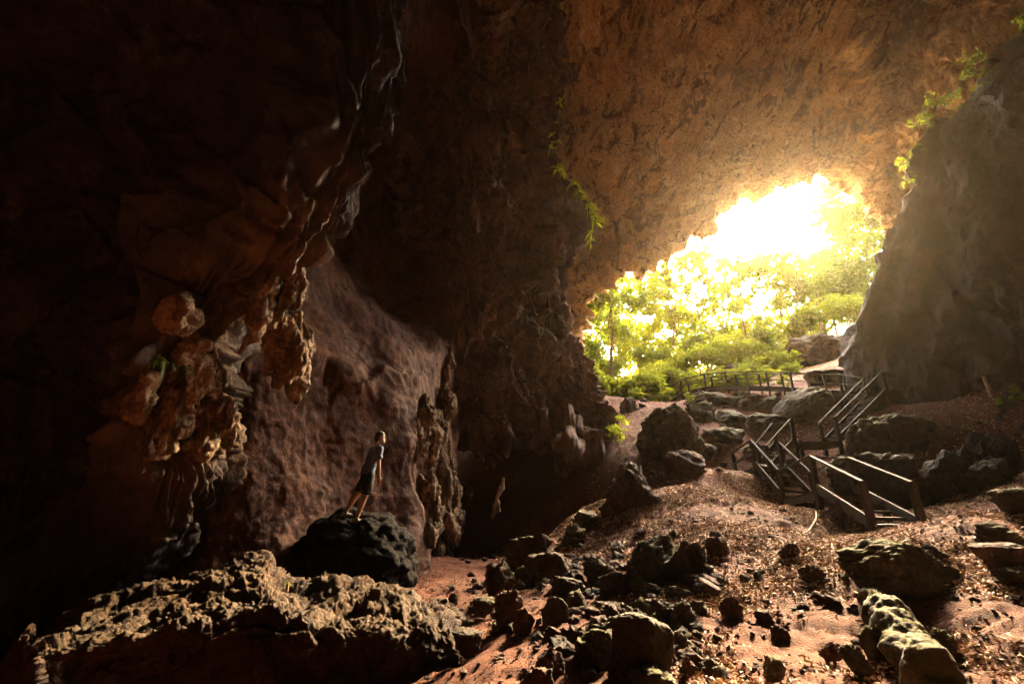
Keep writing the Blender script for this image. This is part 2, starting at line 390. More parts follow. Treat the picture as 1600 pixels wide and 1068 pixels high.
def d_near(P, N, U, V):
    rib = np.clip(along(P, U, V, 18, 6, 4, 2)-.4, -.15, .55)
    fl = lit_flow_mask(P, U, V); fine = ridged(np.stack([(U+perlin(P*.9, 8)*.012)*95, V*9, 0*U], -1), 3, 15)-.5
    rib = rib+fl*fine*.55
    return .30*cellval(P*np.array([.7, .7, .45])+.4*np.stack([perlin(P*.6, 2)]*3, -1), 5)+.10*cellval(P*2., 6)+.9*fbm(P*.3, 3, 1)+.75*rib*(.35+.65*np.clip(fbm(P*.35, 2, 77)+.5, 0, 1))+.16*fbm(P*1.6, 4, 9)+.22*knobs(P, .8, 3)+.035*fbm(P*7, 3, 90)
def d_back(P, N, U, V): return .6*fbm(P*.25, 3, 21)+.06*fbm(P*1.1, 4, 22)+.16*cellval(P*np.array([.35, .35, .12])+.4*np.stack([perlin(P*.5, 2)]*3, -1), 25)+.035*cellval(P*1.8, 26)+.035*fbm(P*6, 3, 23)
def d_fin(P, N, U, V):
    rib = np.clip(along(P, U, V, 16, 9, 14)-.45, -.15, .6)
    return .9*fbm(P*.25, 3, 31)-.75+1.1*rib+.32*fbm(P*1.2, 4, 33)+.5*knobs(P, .6, 8)+.5*cellval(P*np.array([.5, .5, .3])+.4*np.stack([perlin(P*.5, 2)]*3, -1), 12)+.12*cellval(P*1.5, 13)+.05*fbm(P*6, 3, 38)
def d_roof(P, N, U, V): return .55*(ridged(np.stack([U*7+perlin(P*.3, 5)*.5, V*17+perlin(P*.25, 6)*.9, 0*U], -1), 3, 48)-.45)+1.1*fbm(P*.14, 3, 41)+.5*(ridged(P*np.array([.5, .3, .5]), 3, 42)-.4)+.62*fbm(P*np.array([1., .6, 1.]), 5, 43, .6)-.5*np.clip(fbm(P*.75, 4, 46)-.18, 0, .5)+.35*knobs(P, .7, 44)+1.1*cellval(P*np.array([.2, .13, .2])+.3*np.stack([perlin(P*.2, 4)]*3, -1), 49)+.6*cellval(P*np.array([.45, .3, .45])+.4*np.stack([perlin(P*.4, 2)]*3, -1), 45)+.24*cellval(P*1.3, 47)
def d_wall(P, N, U, V): return .7*fbm(P*.15, 3, 51)+.6*(ridged(P*np.array([.3, .3, .16]), 4, 52)-.4)+.35*fbm(P*.9, 5, 53, .6)+.6*cellval(P*np.array([.3, .3, .16]), 54)+.25*cellval(P*.9, 55)
def d_right(P, N, U, V):
    return .7*fbm(P*.16, 3, 61)+.35*np.clip(along(P, U, V, 12, 4, 24, 2)-.45, -.2, .5)+.09*fbm(P*.9, 4, 63)+.03*fbm(P*5, 3, 64)+.75*cellval(P*np.array([.17, .17, .09])+.3*np.stack([perlin(P*.3, 2)]*3, -1), 65)+.24*cellval(P*np.array([.6, .6, .25])+.2*np.stack([perlin(P*.7, 2)]*3, -1), 66)+.07*cellval(P*1.7, 67)

# near wall on the left: rows (py, edge px, edge distance)
rows = [(-420, 720, 10.5), (-250, 690, 10.2), (-100, 645, 9.9), (60, 612, 9.6), (160, 592, 9.4), (250, 560, 9.2), (330, 505, 9.1), (400, 448, 9.0), (470, 402, 9.0),
        (550, 372, 9.1), (630, 338, 9.3), (710, 292, 9.7), (780, 244, 10.2), (860, 190, 10.9), (950, 110, 11.6), (1050, 60, 12.2), (1300, 10, 13.)]
ctrl = []
for py, e, r in rows:
    ctrl.append([(-1500, py, r*.8), (-700, py, r*.9), (-300, py, r*1.0), (0, py, r*1.06), (e*.45, py, r*1.03), (e-110, py, r*.965), (e-45, py, r*.975), (e-8, py, r*1.0),
                 (e, py, r*1.06), (e-30, py, r*1.22), (e-90, py, r*1.5)])
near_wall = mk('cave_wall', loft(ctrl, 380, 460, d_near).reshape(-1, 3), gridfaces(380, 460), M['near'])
struct(near_wall)
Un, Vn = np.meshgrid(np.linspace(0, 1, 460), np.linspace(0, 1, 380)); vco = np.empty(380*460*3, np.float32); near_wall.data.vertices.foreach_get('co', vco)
at_ = near_wall.data.attributes.new('flowstone', 'FLOAT', 'POINT'); at_.data.foreach_set('value', lit_flow_mask(vco.reshape(380, 460, 3).astype(float), Un, Vn).astype(np.float32).ravel())  # weights for the sunlit ridge painted into the flowstone edge colour
# back wall behind the man, running from the left up into the inner ceiling
ctrl = []
for py, k, c in [(-500, 1.35, 0), (-300, 1.34, 0), (-100, 1.30, 0), (60, 1.26, 0), (200, 1.24, 1.6), (330, 1.2, 2.6), (450, 1.10, 1.6), (560, 1.03, .2), (680, 1.0, 0), (800, .985, 0), (900, .97, 0), (960, .96, 0), (1040, .95, 0)]:
    e = {450: 724, 560: 722, 680: 716, 800: 706, 900: 680, 960: 655, 1040: 640}.get(py, 760)
    ctrl.append([(-300, py, 13.6*k), (60, py, 13.2*k), (240, py, 11.6*k), (340, py, 10.8*k), (460, py, 11.2*k), (560, py, 12.3*k+c), (640, py, 13.8*k+c*1.6), (e-22, py, 15.2*k+c),
                 (e, py, 16.6*k), (e-8, py, 18.5*k), (e-60, py, 22*k)])
back_wall = struct(mk('cave_wall', loft(ctrl, 420, 380, d_back).reshape(-1, 3), gridfaces(420, 380), M['back']))
# fin between the inner hall and the outer roof
FIN = [(-500, 905, 21.5), (-250, 890, 21.), (-80, 872, 20.6), (20, 868, 20.4), (120, 872, 20.2), (210, 868, 20.), (290, 886, 20.), (350, 900, 20.), (400, 893, 20.), (450, 886, 20.1), (500, 884, 20.2),
       (550, 898, 20.4), (600, 915, 20.6), (640, 932, 20.8), (680, 950, 21), (720, 962, 21.2)]
ctrl = []
for py, e, r in FIN:
    r *= 1.09; e += 16
    low = max(0, (py-560)/160)
    ctrl.append([(430, py, r*.97), (530, py, r*.96), (600, py, r*.92), (660, py, r*.85), (720, py, r*.795), (775, py, r*.81), (820, py, r*.87), (e-32, py, r*.945), (e-8, py, r*.985),
                 (e, py, r*1.04), (e-12, py, r*1.14), (e-60, py, r*1.4)])
# the lower rim hangs over a dark passage
last = ctrl[-1]; 
for dy, f in ((16, 1.06), (6, 1.25), (-60, 1.5)):
    ctrl.append([(p, 720+dy+(0 if p > 840 else -18), r*f) for p, _, r in last])
fin_wall = struct(mk('cave_wall', loft(ctrl, 480, 420, d_fin).reshape(-1, 3), gridfaces(480, 420), M['fin']))
# roof of the mouth
A = [(800, 690, 31), (850, 650, 31), (882, 605, 31), (888, 560, 31), (906, 500, 31.5), (932, 452, 32), (1000, 410, 33), (1060, 379, 34), (1110, 347, 35), (1150, 313, 36), (1200, 292, 37), (1250, 284, 38),
     (1300, 287, 38.5), (1350, 312, 39), (1376, 334, 39), (1396, 362, 38.5)]
ctrl = []
for k, (px, py, r) in enumerate(A):
    t = k/(len(A)-1); px0 = 830+t*455; tops = []
    for f in (0, .16, .32, .48, .64, .8, .92):
        y = -420+(py+420)*f; x = px0+(px-px0)*f
        v = ray(x, y); zc = 17.6+2.6*f; rr = zc/v[2]*np.linalg.norm(v) if v[2] > 0 else r
        w = f**1.6; rr = min(rr, 60); tops.append((x, y, rr*(1-w)+r*w))
    ctrl.append(tops+[(px, py, r), (px, py-14, r*1.05), (px, py-70, r*1.12), (px, py-220, r*1.2)])
ctrl = np.array(ctrl); e1 = ctrl[-1]*np.array([1, 1, 1.04])+np.array([4, 0, 0])
ctrl = np.swapaxes(np.concatenate([ctrl, [e1]]), 0, 1)
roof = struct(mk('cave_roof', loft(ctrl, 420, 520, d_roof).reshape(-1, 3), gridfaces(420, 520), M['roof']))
# pale wall that closes the mouth on the right, open to the sky above
ctrl = []
for py, k in [(-520, .96), (-380, .97), (-230, .98), (-110, 1.0), (-20, 1.0), (50, 1.0), (160, 1.02), (260, 1.04), (340, 1.06), (420, 1.1), (520, 1.14), (640, 1.16)]:
    e = 1318+max(0, py)*.24 if py < 340 else 1400+(py-340)*.25
    e0 = e-80 if py < 240 else e-8
    if py > 300: e0 = e+6
    ctrl.append([(e0, py, 40*k), (max(e, e0+2), py, 38.5*k), (e+30, py, 37*k), (e+80, py, 36*k), (e+150, py, 35*k), (e+300, py, 34*k), (e+520, py, 33*k), (e+800, py, 32*k)])
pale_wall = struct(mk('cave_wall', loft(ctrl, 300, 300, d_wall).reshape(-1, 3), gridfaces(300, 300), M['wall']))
# dark overhanging rock on the right
RR = [(-240, 1730, 18.6), (-150, 1690, 19), (-30, 1640, 19.5), (45, 1600, 20), (95, 1545, 20.6), (140, 1512, 21.2), (190, 1487, 22), (235, 1460, 22.5), (262, 1448, 22.8), (284, 1452, 23), (325, 1420, 23.6),
      (375, 1388, 24.4), (430, 1368, 25.2), (490, 1342, 26), (540, 1324, 26.6), (580, 1320, 27), (625, 1332, 27), (700, 1345, 27)]
ctrl = []
for py, e, r in RR:
    e -= 14
    ctrl.append([(e+140, py+20, r*1.32), (e+45, py, r*1.18), (e+4, py, r*1.06), (e, py, r*1.0), (e+14, py+2, r*.955), (e+50, py+4, r*.915), (e+120, py+4, r*.87), (e+230, py+4, r*.82),
                 (e+380, py, r*.78), (e+600, py, r*.70), (e+900, py, r*.62), (e+1600, py, r*.5), (e+3200, py, r*.45)])
right_wall = struct(mk('cave_wall', loft(ctrl, 420, 420, d_right).reshape(-1, 3), gridfaces(420, 420), M['right']))
# shell that closes the cave behind the camera and above
naz, nel = 150, 70
az = np.linspace(0, 2*np.pi, naz); el = np.linspace(R_(-30), R_(90), nel)
AZ, EL = np.meshgrid(az, el)
rad = 43*np.ones_like(AZ)
SV = np.stack([rad*np.sin(AZ)*np.cos(EL), rad*np.cos(AZ)*np.cos(EL), np.minimum(rad*np.sin(EL), 40)], -1)
SN = SV/np.linalg.norm(SV, axis=-1, keepdims=True)
fc = gridfaces(nel, naz)
ca = np.degrees(AZ.ravel()[fc].mean(1)); ce = np.degrees(EL.ravel()[fc].mean(1))
hole = (ca > 2) & (ca < 47) & (ce < 43)
pass
SV = SV - SN*(1.5*fbm(SV*.12, 3, 71)+.4*fbm(SV*.6, 3, 72))[..., None]
shell = struct(mk('cave_roof', SV.reshape(-1, 3), fc[~hole], M['fin']))
# ------------------------------------------------------------------ boulders and stones
def rockshape(seed, sub=5, cuts=20, round_=.0, rough=.15, crack=.06, flat=None, freq=1.):
    r = np.random.default_rng(seed); V, Fc = ico(sub); P = V.copy(); off = r.uniform(-50, 50, 3)
    P *= (1+.30*(1-round_*.6)*fbm(P*.9*freq+off, 3, seed))[:, None]
    for k in range(cuts):
        n = r.normal(size=3); n /= np.linalg.norm(n); o_ = r.uniform(.50, .88)
        d = P@n-o_; P -= n[None]*np.maximum(d, 0)[:, None]*(.96-round_*.7)
    if flat is not None:
        d = P[:, 2]-flat; P[:, 2] -= np.maximum(d, 0)*.8
    D = rough*fbm(P*2.4*freq+off, 4, seed+3, .6)-crack*np.clip(ridged(P*1.7*freq+off, 4, seed+5)-.6, 0, 1)*3+(1-round_)*rough*.9*cellval(P*2.2*freq+off, seed+6)+rough*.35*cellval(P*5.5+off, seed+8)+rough*.16*fbm(P*14+off, 3, seed+4)
    P = P*(1+D)[:, None]
    P -= (P.max(0)+P.min(0))/2
    return P/(P.max(0)-P.min(0)), Fc      # unit box
def boulder(L, R, top, base, label, mat='boulder', seed=1, depth=.8, sub=5, name='boulder', rotz=0., group=None, Y=None, sink=.34, **kw):
    """boulder that spans the photo box L..R x top..base and stands on the ground there"""
    cx = (L+R)/2
    p = hit(cx, base) if Y is None else atY(cx, base, Y)
    a = atY(L, base, p[1]); b = atY(R, base, p[1]); t = atY(cx, top, p[1]+.0)
    if Y is not None: p[2] = min(p[2], ground_at(p[0], p[1]))
    wdt = b[0]-a[0]; hgt = max(t[2]-p[2], .05); dep = wdt*depth
    V, Fc = rockshape(seed, sub, **kw)
    c, s = math.cos(rotz), math.sin(rotz)
    V = V*np.array([wdt*1.02, dep, hgt*(1+sink)])
    V = np.stack([V[:, 0]*c-V[:, 1]*s, V[:, 0]*s+V[:, 1]*c, V[:, 2]], 1)
    V[:, 0] *= wdt*1.02/(V[:, 0].max()-V[:, 0].min())
    V[:, 2] -= V[:, 2].min()+hgt*sink
    k = 1+dep*.42/p[1]; V = V*np.array([k, k, 1+(k-1)*.6]); o = mk(name, V, Fc, M[mat], loc=(p[0]*k, p[1]*k, p[2]))
    tag(o, label, 'boulder' if name == 'boulder' else 'stone', group)
    return o
# the long pitted slab in the left foreground: its top is a lit ledge, its face drops into the dark
ridge = [(20, 1052, 1085), (52, 1005, 1040), (70, 985, 1022), (150, 942, 1000), (250, 912, 985), (330, 888, 968), (400, 868, 955), (428, 888, 948), (452, 905, 962), (520, 905, 985), (590, 912, 992), (650, 926, 985), (695, 950, 990), (716, 985, 1010), (722, 1030, 1045)]
rows = []
for kk, (dr, f, drop) in enumerate([(3.6, 0, 150), (2.6, 0, 60), (1.7, 0, 10), (1.2, 0, 0), (.5, .35, 0), (-.4, .75, 0), (-.9, 1, 0), (-.95, 1, 40), (-.92, 1, 110), (-1., 1, 220), (-.95, 1, 420)]):
    row = []
    for k, (px, y0, y1) in enumerate(ridge):
        r = 7.3-.5*k/(len(ridge)-1)+(.5 if k in (0, len(ridge)-1) else 0)
        row.append((px, y0+(y1-y0)*f+drop, r+dr*(1-.3*f)))
    rows.append(row)
def d_slab(P, N, U, V):
    P = P+.12*np.stack([perlin(P*1.7, 3), perlin(P*1.7, 4), perlin(P*1.7, 5)], -1)
    e = np.minimum(1, np.minimum(U, 1-U)*12)
    return e*(.13*fbm(P*.9, 3, 101)+.11*cellval(P*np.array([1.2, 1.2, 1.7]), 102)+.05*cellval(P*3.1, 103)+.075*fbm(P*2.6, 6, 104, .62)-.09*np.clip(fbm(P*4.2, 3, 105)-.15, 0, 1)-.05*np.clip(.36-cells(P*5, 106), 0, 1)+.018*cellval(P*9, 108)+.02*fbm(P*14, 3, 109, .7))
slab = mk('boulder', loft(rows, 260, 460, d_slab, inward=True).reshape(-1, 3), gridfaces(260, 460), M['crag'])
tag(slab, 'long pitted boulder with a sunlit sloping top in the lower left foreground', 'boulder')
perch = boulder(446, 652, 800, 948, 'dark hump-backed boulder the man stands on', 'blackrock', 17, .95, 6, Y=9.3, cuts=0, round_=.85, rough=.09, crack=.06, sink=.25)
BL = [
 # L, R, top, base, label, material, seed, depth, kwargs
 (1212, 1322, 597, 662, 'big rounded boulder with an arched top behind the middle stair flight', 'boulder', 21, .8, dict(Y=20.8, cuts=5, round_=.5, rough=.05)),
 (1352, 1470, 641, 722, 'large flat-topped boulder with a lit slab top beside the upper stair flight', 'boulder', 22, .8, dict(Y=15.4, cuts=9, flat=.25, rough=.06)),
 (1428, 1516, 626, 712, 'lumpy boulder leaning against the right end of the flat-topped boulder', 'boulder', 23, .9, dict(Y=15.8, cuts=8, rough=.09)),
 (1322, 1362, 660, 694, 'low brown rock at the left foot of the flat-topped boulder', 'boulder', 24, .8, dict(Y=15.9, )),
 (1325, 1470, 705, 822, 'dark boulder directly behind the handrail of the lowest stair flight', 'darkrock', 25, .7, dict(Y=12.6, cuts=9, flat=.3)),
 (1292, 1348, 726, 778, 'brown boulder glimpsed under the lower stair landing', 'boulder', 26, .8, dict(Y=14, )),
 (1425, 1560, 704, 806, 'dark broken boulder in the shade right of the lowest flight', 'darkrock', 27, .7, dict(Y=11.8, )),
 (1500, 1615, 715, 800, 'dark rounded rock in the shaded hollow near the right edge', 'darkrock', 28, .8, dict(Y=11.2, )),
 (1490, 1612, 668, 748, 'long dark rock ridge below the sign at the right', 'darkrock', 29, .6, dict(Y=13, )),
 (1555, 1640, 762, 800, 'ochre lit ledge rock at the right edge above the trodden path', 'boulder', 30, .6, dict(flat=.2)),
 (1528, 1600, 815, 852, 'small broken rock above the dark flat slab at the right edge', 'boulder', 31, .7, dict()),
 (1526, 1625, 850, 893, 'dark flat slab lying at the right edge of the path', 'redrock', 32, .6, dict(flat=.2, cuts=8)),
 (1560, 1630, 890, 915, 'thin ochre rock just below the dark flat slab', 'boulder', 33, .7, dict(flat=.2)),
 (1324, 1512, 848, 936, 'broad brown boulder with a mossy crest in front of the stair foot', 'mossy', 34, .55, dict(cuts=8, rough=.10)),
 (1440, 1482, 852, 876, 'small dark rock behind the right end of the broad mossy-crested boulder', 'darkrock', 35, .8, dict()),
 (1348, 1392, 980, 1030, 'mossy lump beside the left flank of the slanting mossy rock', 'mossy', 36, .9, dict()),
 (1460, 1496, 986, 1020, 'little rounded moss-yellow stone right of the slanting mossy rock', 'mossy', 37, .9, dict(round_=.5, cuts=4)),
 (1318, 1366, 1012, 1056, 'wedge-shaped stone among leaves left of the slanting mossy rock', 'boulder', 38, .8, dict(cuts=14)),
 (1282, 1318, 1004, 1030, 'dark stone among leaves left of the wedge-shaped stone', 'redrock', 39, .8, dict()),
 (1192, 1232, 1028, 1060, 'ochre half-buried stone on bare earth at the bottom edge', 'mossy', 40, .8, dict()),
 (1220, 1254, 848, 876, 'smooth dark stone on leaves, upper of two right of the rock pile', 'redrock', 41, .8, dict(round_=.3)),
 (1252, 1292, 882, 910, 'smooth dark stone on leaves, lower of two right of the rock pile', 'redrock', 42, .8, dict(round_=.3)),
 (1104, 1142, 838, 870, 'angular reddish stone at the top right of the dark rock pile', 'redrock', 43, .8, dict(cuts=16)),
 (1124, 1162, 932, 970, 'upright angular reddish stone right of the dark dome boulder', 'redrock', 44, .8, dict(cuts=16)),
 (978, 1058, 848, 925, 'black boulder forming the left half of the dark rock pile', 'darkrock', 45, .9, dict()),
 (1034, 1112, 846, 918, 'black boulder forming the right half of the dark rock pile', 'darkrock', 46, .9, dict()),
 (1012, 1062, 836, 880, 'mossy dark rock on top of the dark rock pile', 'mossy', 47, .9, dict()),
 (1072, 1122, 878, 912, 'low dark rock at the right foot of the dark rock pile', 'darkrock', 48, .8, dict()),
 (912, 966, 868, 908, 'dark rounded rock left of the dark rock pile', 'redrock', 49, .9, dict(round_=.3)),
 (936, 982, 892, 928, 'ridge-topped rock in front of the dark rounded rock', 'boulder', 50, .9, dict()),
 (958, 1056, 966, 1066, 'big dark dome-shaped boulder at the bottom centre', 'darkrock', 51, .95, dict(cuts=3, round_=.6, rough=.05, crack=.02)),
 (985, 1062, 1048, 1090, 'yellow-mossed rock at the bottom edge below the dome boulder', 'mossy', 52, .9, dict()),
 (898, 968, 990, 1044, 'mossy-edged boulder just left of the dark dome boulder', 'mossy', 53, .9, dict()),
 (888, 920, 980, 1014, 'small rust-brown rock left of the mossy-edged boulder', 'redrock', 54, .9, dict()),
 (916, 955, 974, 998, 'small black rock behind the mossy-edged boulder', 'darkrock', 55, .9, dict()),
 (834, 884, 1014, 1060, 'rust-red rock standing in the earth path', 'redrock', 56, .9, dict()),
 (814, 868, 1045, 1090, 'rust-red split rock at the bottom edge of the path', 'redrock', 57, .9, dict(cuts=14)),
 (882, 908, 1026, 1044, 'small pale rust stone right of the rust-red rock', 'redrock', 58, .9, dict()),
 (936, 972, 946, 982, 'upright brown rock behind the small black rock', 'boulder', 59, .9, dict()),
 (990, 1030, 936, 968, 'mossy-topped rock behind the dark dome boulder', 'mossy', 60, .9, dict()),
 (1028, 1058, 940, 976, 'dark peaked rock right of the mossy-topped rock', 'darkrock', 61, .9, dict()),
 (1050, 1092, 942, 984, 'dark rock with ochre rim upper right of the dome boulder', 'darkrock', 62, .9, dict()),
 (1050, 1078, 988, 1022, 'leaning rock touching the right side of the dome boulder', 'boulder', 63, .9, dict()),
 (1066, 1084, 1026, 1052, 'small dark red rock right of the dome boulder foot', 'redrock', 64, .9, dict()),
 (1040, 1080, 916, 938, 'ochre-topped rock between the rock pile and the dome boulder', 'mossy', 65, .8, dict()),
 (786, 864, 834, 892, 'knobbly lit boulder at the top of the rubble bank by the dark passage', 'crag', 66, .9, dict(rough=.14)),
 (756, 806, 876, 940, 'tall knobbly rock at the left rim of the rubble bank', 'crag', 67, .9, dict(rough=.14)),
 (820, 900, 864, 910, 'knobbly ochre rock in the middle of the rubble bank', 'crag', 68, .8, dict(rough=.13)),
 (802, 846, 884, 916, 'dark knobbly rock below the knobbly lit boulder', 'boulder', 69, .8, dict(rough=.13)),
 (862, 916, 900, 938, 'black rock below the ochre rock of the rubble bank', 'darkrock', 70, .8, dict()),
 (772, 818, 922, 984, 'tall dark block at the head of the earth path', 'redrock', 71, .8, dict(cuts=14)),
 (800, 836, 950, 992, 'ribbed brown rock at the right foot of the tall dark block', 'redrock', 72, .8, dict()),
 (846, 890, 934, 980, 'rounded brown boulder right of the tall dark block', 'boulder', 73, .8, dict(round_=.3)),
 (884, 918, 922, 956, 'brown rock behind the rounded brown boulder', 'boulder', 74, .8, dict()),
 (738, 776, 934, 962, 'wedge rock left of the tall dark block', 'boulder', 75, .8, dict(flat=.2)),
 (698, 716, 926, 946, 'small round rock at the edge of the black passage', 'boulder', 76, .9, dict(round_=.4)),
 (668, 706, 936, 960, 'ochre rock at the end of the pitted slab near the passage', 'crag', 77, .9, dict()),
 (704, 754, 988, 1022, 'dark flat-topped rock at the right end of the pitted slab', 'darkrock', 78, .8, dict(flat=.2)),
 (894, 950, 795, 826, 'smooth grey-brown boulder at the top left of the leaf slope', 'boulder', 79, .8, dict(round_=.4, cuts=5)),
 (874, 918, 818, 854, 'banded brown boulder below the smooth grey-brown boulder', 'boulder', 80, .8, dict()),
 (1000, 1098, 626, 724, 'big dripstone boulder with a knobbled crown beyond the hollow', 'boulder', 81, .8, dict(cuts=5, round_=.4, rough=.12)),
 (920, 962, 613, 678, 'tall rounded boulder at the cave lip below the trees', 'boulder', 82, .8, dict(cuts=4, round_=.6, rough=.05)),
 (968, 998, 619, 644, 'small peaked rock on the cave lip', 'boulder', 83, .8, dict()),
 (1070, 1120, 622, 660, 'mossy stepped rock right of the dripstone boulder', 'mossy', 84, .9, dict()),
 (1112, 1166, 636, 668, 'smooth brown rock on the slope below the boardwalk', 'boulder', 85, .8, dict(round_=.4)),
 (1094, 1168, 664, 696, 'low mossy ledge rock above the stair bend', 'mossy', 86, .7, dict(flat=.2)),
 (1072, 1128, 690, 722, 'flat mossy ledge rock beside the stair bend', 'mossy', 87, .7, dict(flat=.2)),
 (1084, 1140, 604, 634, 'rounded rock in front of the boardwalk posts', 'boulder', 88, .8, dict(round_=.4)),
 (1118, 1214, 560, 602, 'wide dark rock under bushes behind the boardwalk', 'boulder', 89, .7, dict()),
 (1216, 1338, 514, 570, 'huge dark rock mound under the bushes left of the overhang', 'boulder', 90, .7, dict(cuts=7)),
 (1262, 1352, 574, 600, 'pale-topped flat slab behind the upper stair flight', 'crag', 91, .6, dict(flat=.1)),
 (1560, 1640, 522, 604, 'rounded grey boulder against the overhang behind the sign', 'boulder', 92, .7, dict(round_=.5, cuts=4)),
 (1582, 1630, 594, 624, 'small grey rock right of the sign at the right edge', 'boulder', 93, .8, dict(round_=.4)),
 (1160, 1212, 690, 716, 'brown rock under the railing of the second landing', 'boulder', 94, .8, dict()),
 (1168, 1232, 640, 676, 'brown rock left of the middle stair flight', 'boulder', 95, .8, dict()),
 (936, 1030, 716, 800, 'broad earthy rock bank left of the dark hollow', 'redrock', 101, .8, dict()),
 (1036, 1104, 700, 748, 'earthy rock at the foot of the dripstone boulder', 'redrock', 102, .8, dict()),
 (1140, 1204, 604, 640, 'brown rock under the middle of the boardwalk', 'boulder', 103, .8, dict()),
 (1176, 1226, 612, 644, 'small brown rock left of the big rounded boulder', 'boulder', 104, .8, dict()),
 (-30, 40, 985, 1080, 'pale smooth rock cut by the lower left corner', 'crag', 96, .8, dict(round_=.5, cuts=4, rough=.04)),
]
for L, R, t, b, lab, mat, sd_, dp, kw in BL:
    boulder(L, R, t, b, lab, mat, sd_, dp, 6 if (R-L)*(b-t) > 6000 else 5, **({'Y': 5.6} if L < 0 else {}), **kw)
# the slanting mossy rock in the right foreground
P = [hit(1372, 945)+[0, .1, .12], hit(1395, 985)+[0, 0, .16], hit(1425, 1030)+[0, 0, .14], hit(1462, 1075)+[0, -.05, .02], hit(1490, 1110)+[0, -.1, -.15]]
V, Fs = tube(P, [.10, .15, .21, .22, .1], 64, 110, lambda V, th, t: .10*fbm(V*2.5, 4, 200)+.06*(ridged(V*3.2, 4, 201)-.4)+.02*fbm(V*14, 3, 202))
tag(mk('boulder', V, Fs, M['mossy']), 'slanting log-shaped mossy rock in the lower right foreground', 'boulder')
# loose stones: countable, but alike
_sh = [rockshape(300+k, 4, 22, rough=.16) for k in range(8)]
_sm = [(mk('stone', v, f, M[['redrock', 'darkrock', 'boulder'][k % 3]])) for k, (v, f) in enumerate(_sh)]
_meshes = [o.data for o in _sm]
for o in _sm: bpy.data.objects.remove(o)
zones = [  # px0, px1, py0, py1, count, size range in m, label, group
 (1080, 1330, 780, 1000, 40, (.05, .16), 'loose dark stone half buried in the leaf litter of the slope', 'loose stones in the leaf litter'),
 (840, 1110, 880, 1050, 120, (.04, .26), 'loose dark stone between the boulders of the central rubble', 'loose stones in the central rubble'),
 (955, 1125, 835, 930, 60, (.10, .34), 'dark craggy rock heaped in the rock pile on the leaf slope', 'rocks heaped in the dark pile'),
 (880, 1095, 930, 1058, 50, (.08, .26), 'dark rock jammed among the boulders around the dome boulder', 'rocks jammed round the dome boulder'),
 (756, 905, 838, 930, 46, (.10, .32), 'knobbly rock heaped on the rubble bank by the passage', 'rocks heaped on the rubble bank'),
 (700, 900, 850, 1000, 70, (.05, .24), 'loose brown stone on the rubble bank beside the black passage', 'loose stones by the passage'),
 (1480, 1600, 620, 700, 14, (.06, .20), 'loose stone on the red earth below the wooden sign', 'loose stones below the sign'),
 (1000, 1260, 600, 740, 60, (.12, .55), 'loose brown rock on the slope beneath the boardwalk', 'loose rocks below the boardwalk'),
 (1270, 1590, 900, 1060, 18, (.03, .10), 'small stone among the fallen leaves at the lower right', 'small stones at the lower right')]
r = np.random.default_rng(11)
cand = []
for x0, x1, y0, y1, n, (s0, s1), lab, grp in zones:
    for k in range(n):
        p = hit(r.uniform(x0, x1), r.uniform(y0, y1)); s = s0+(s1-s0)*r.random()**1.5
        cand.append((s/p[1], p, s, (r.uniform(1, 1.7), r.uniform(.9, 1.4), r.uniform(.7, 1.1)), (r.uniform(-.4, .4), r.uniform(-.4, .4), r.uniform(0, 6.28)), int(r.integers(8)), lab, grp))
cand.sort(key=lambda c: -c[0]); rub = MB()
from mathutils import Euler
for k, (_, p, s, sc, rot, mi, lab, grp) in enumerate(cand):
    loc = (p[0], p[1], ground_at(p[0], p[1])+s*.15)
    if k < 285:
        o = bpy.data.objects.new('stone', _meshes[mi]); COL.objects.link(o); o.scale = tuple(s*q for q in sc); o.rotation_euler = rot; o.location = loc; tag(o, lab, 'stone', grp)
    else:
        v, f = _sh[mi]; R3 = np.array(Euler(rot).to_matrix()); rub.add((v*np.array(sc)*s)@R3.T+np.array(loc), [f])
if rub.n: struct(rub.build('rubble', M['redrock'], None, True), 'stuff')['label'] = 'small dark rubble strewn between the boulders'
# gravel and crumbs of earth: nobody could count these
def scatter(n, xr, yr, seed, dens):
    r = np.random.default_rng(seed); x = r.uniform(*xr, n); y = r.uniform(*yr, n)
    k = r.random(n) < dens(x, y); return x[k], y[k]
V0, F0 = ico(1)
x, y = scatter(34000, (-2.5, 11), (3.6, 13), 5, lambda x, y: np.clip(fbm(np.stack([x, y, 0*x], -1)*.7, 3, 55)+.45, .05, 1))
z = H(x, y); r = np.random.default_rng(6); s = .005+.024*r.random(len(x))**4
GV = (V0[None]*(1+.35*r.normal(size=(len(x), len(V0), 1)))*np.stack([s*r.uniform(.8, 1.8, len(x)), s*r.uniform(.8, 1.4, len(x)), s*.8], -1)[:, None]+np.stack([x, y, z], -1)[:, None])
struct(mk('gravel', GV.reshape(-1, 3), (F0[None]+(np.arange(len(x))*len(V0))[:, None, None]).reshape(-1, 3), M['redrock'], smooth=False), 'stuff')['label'] = 'reddish gravel and earth crumbs strewn over the path'
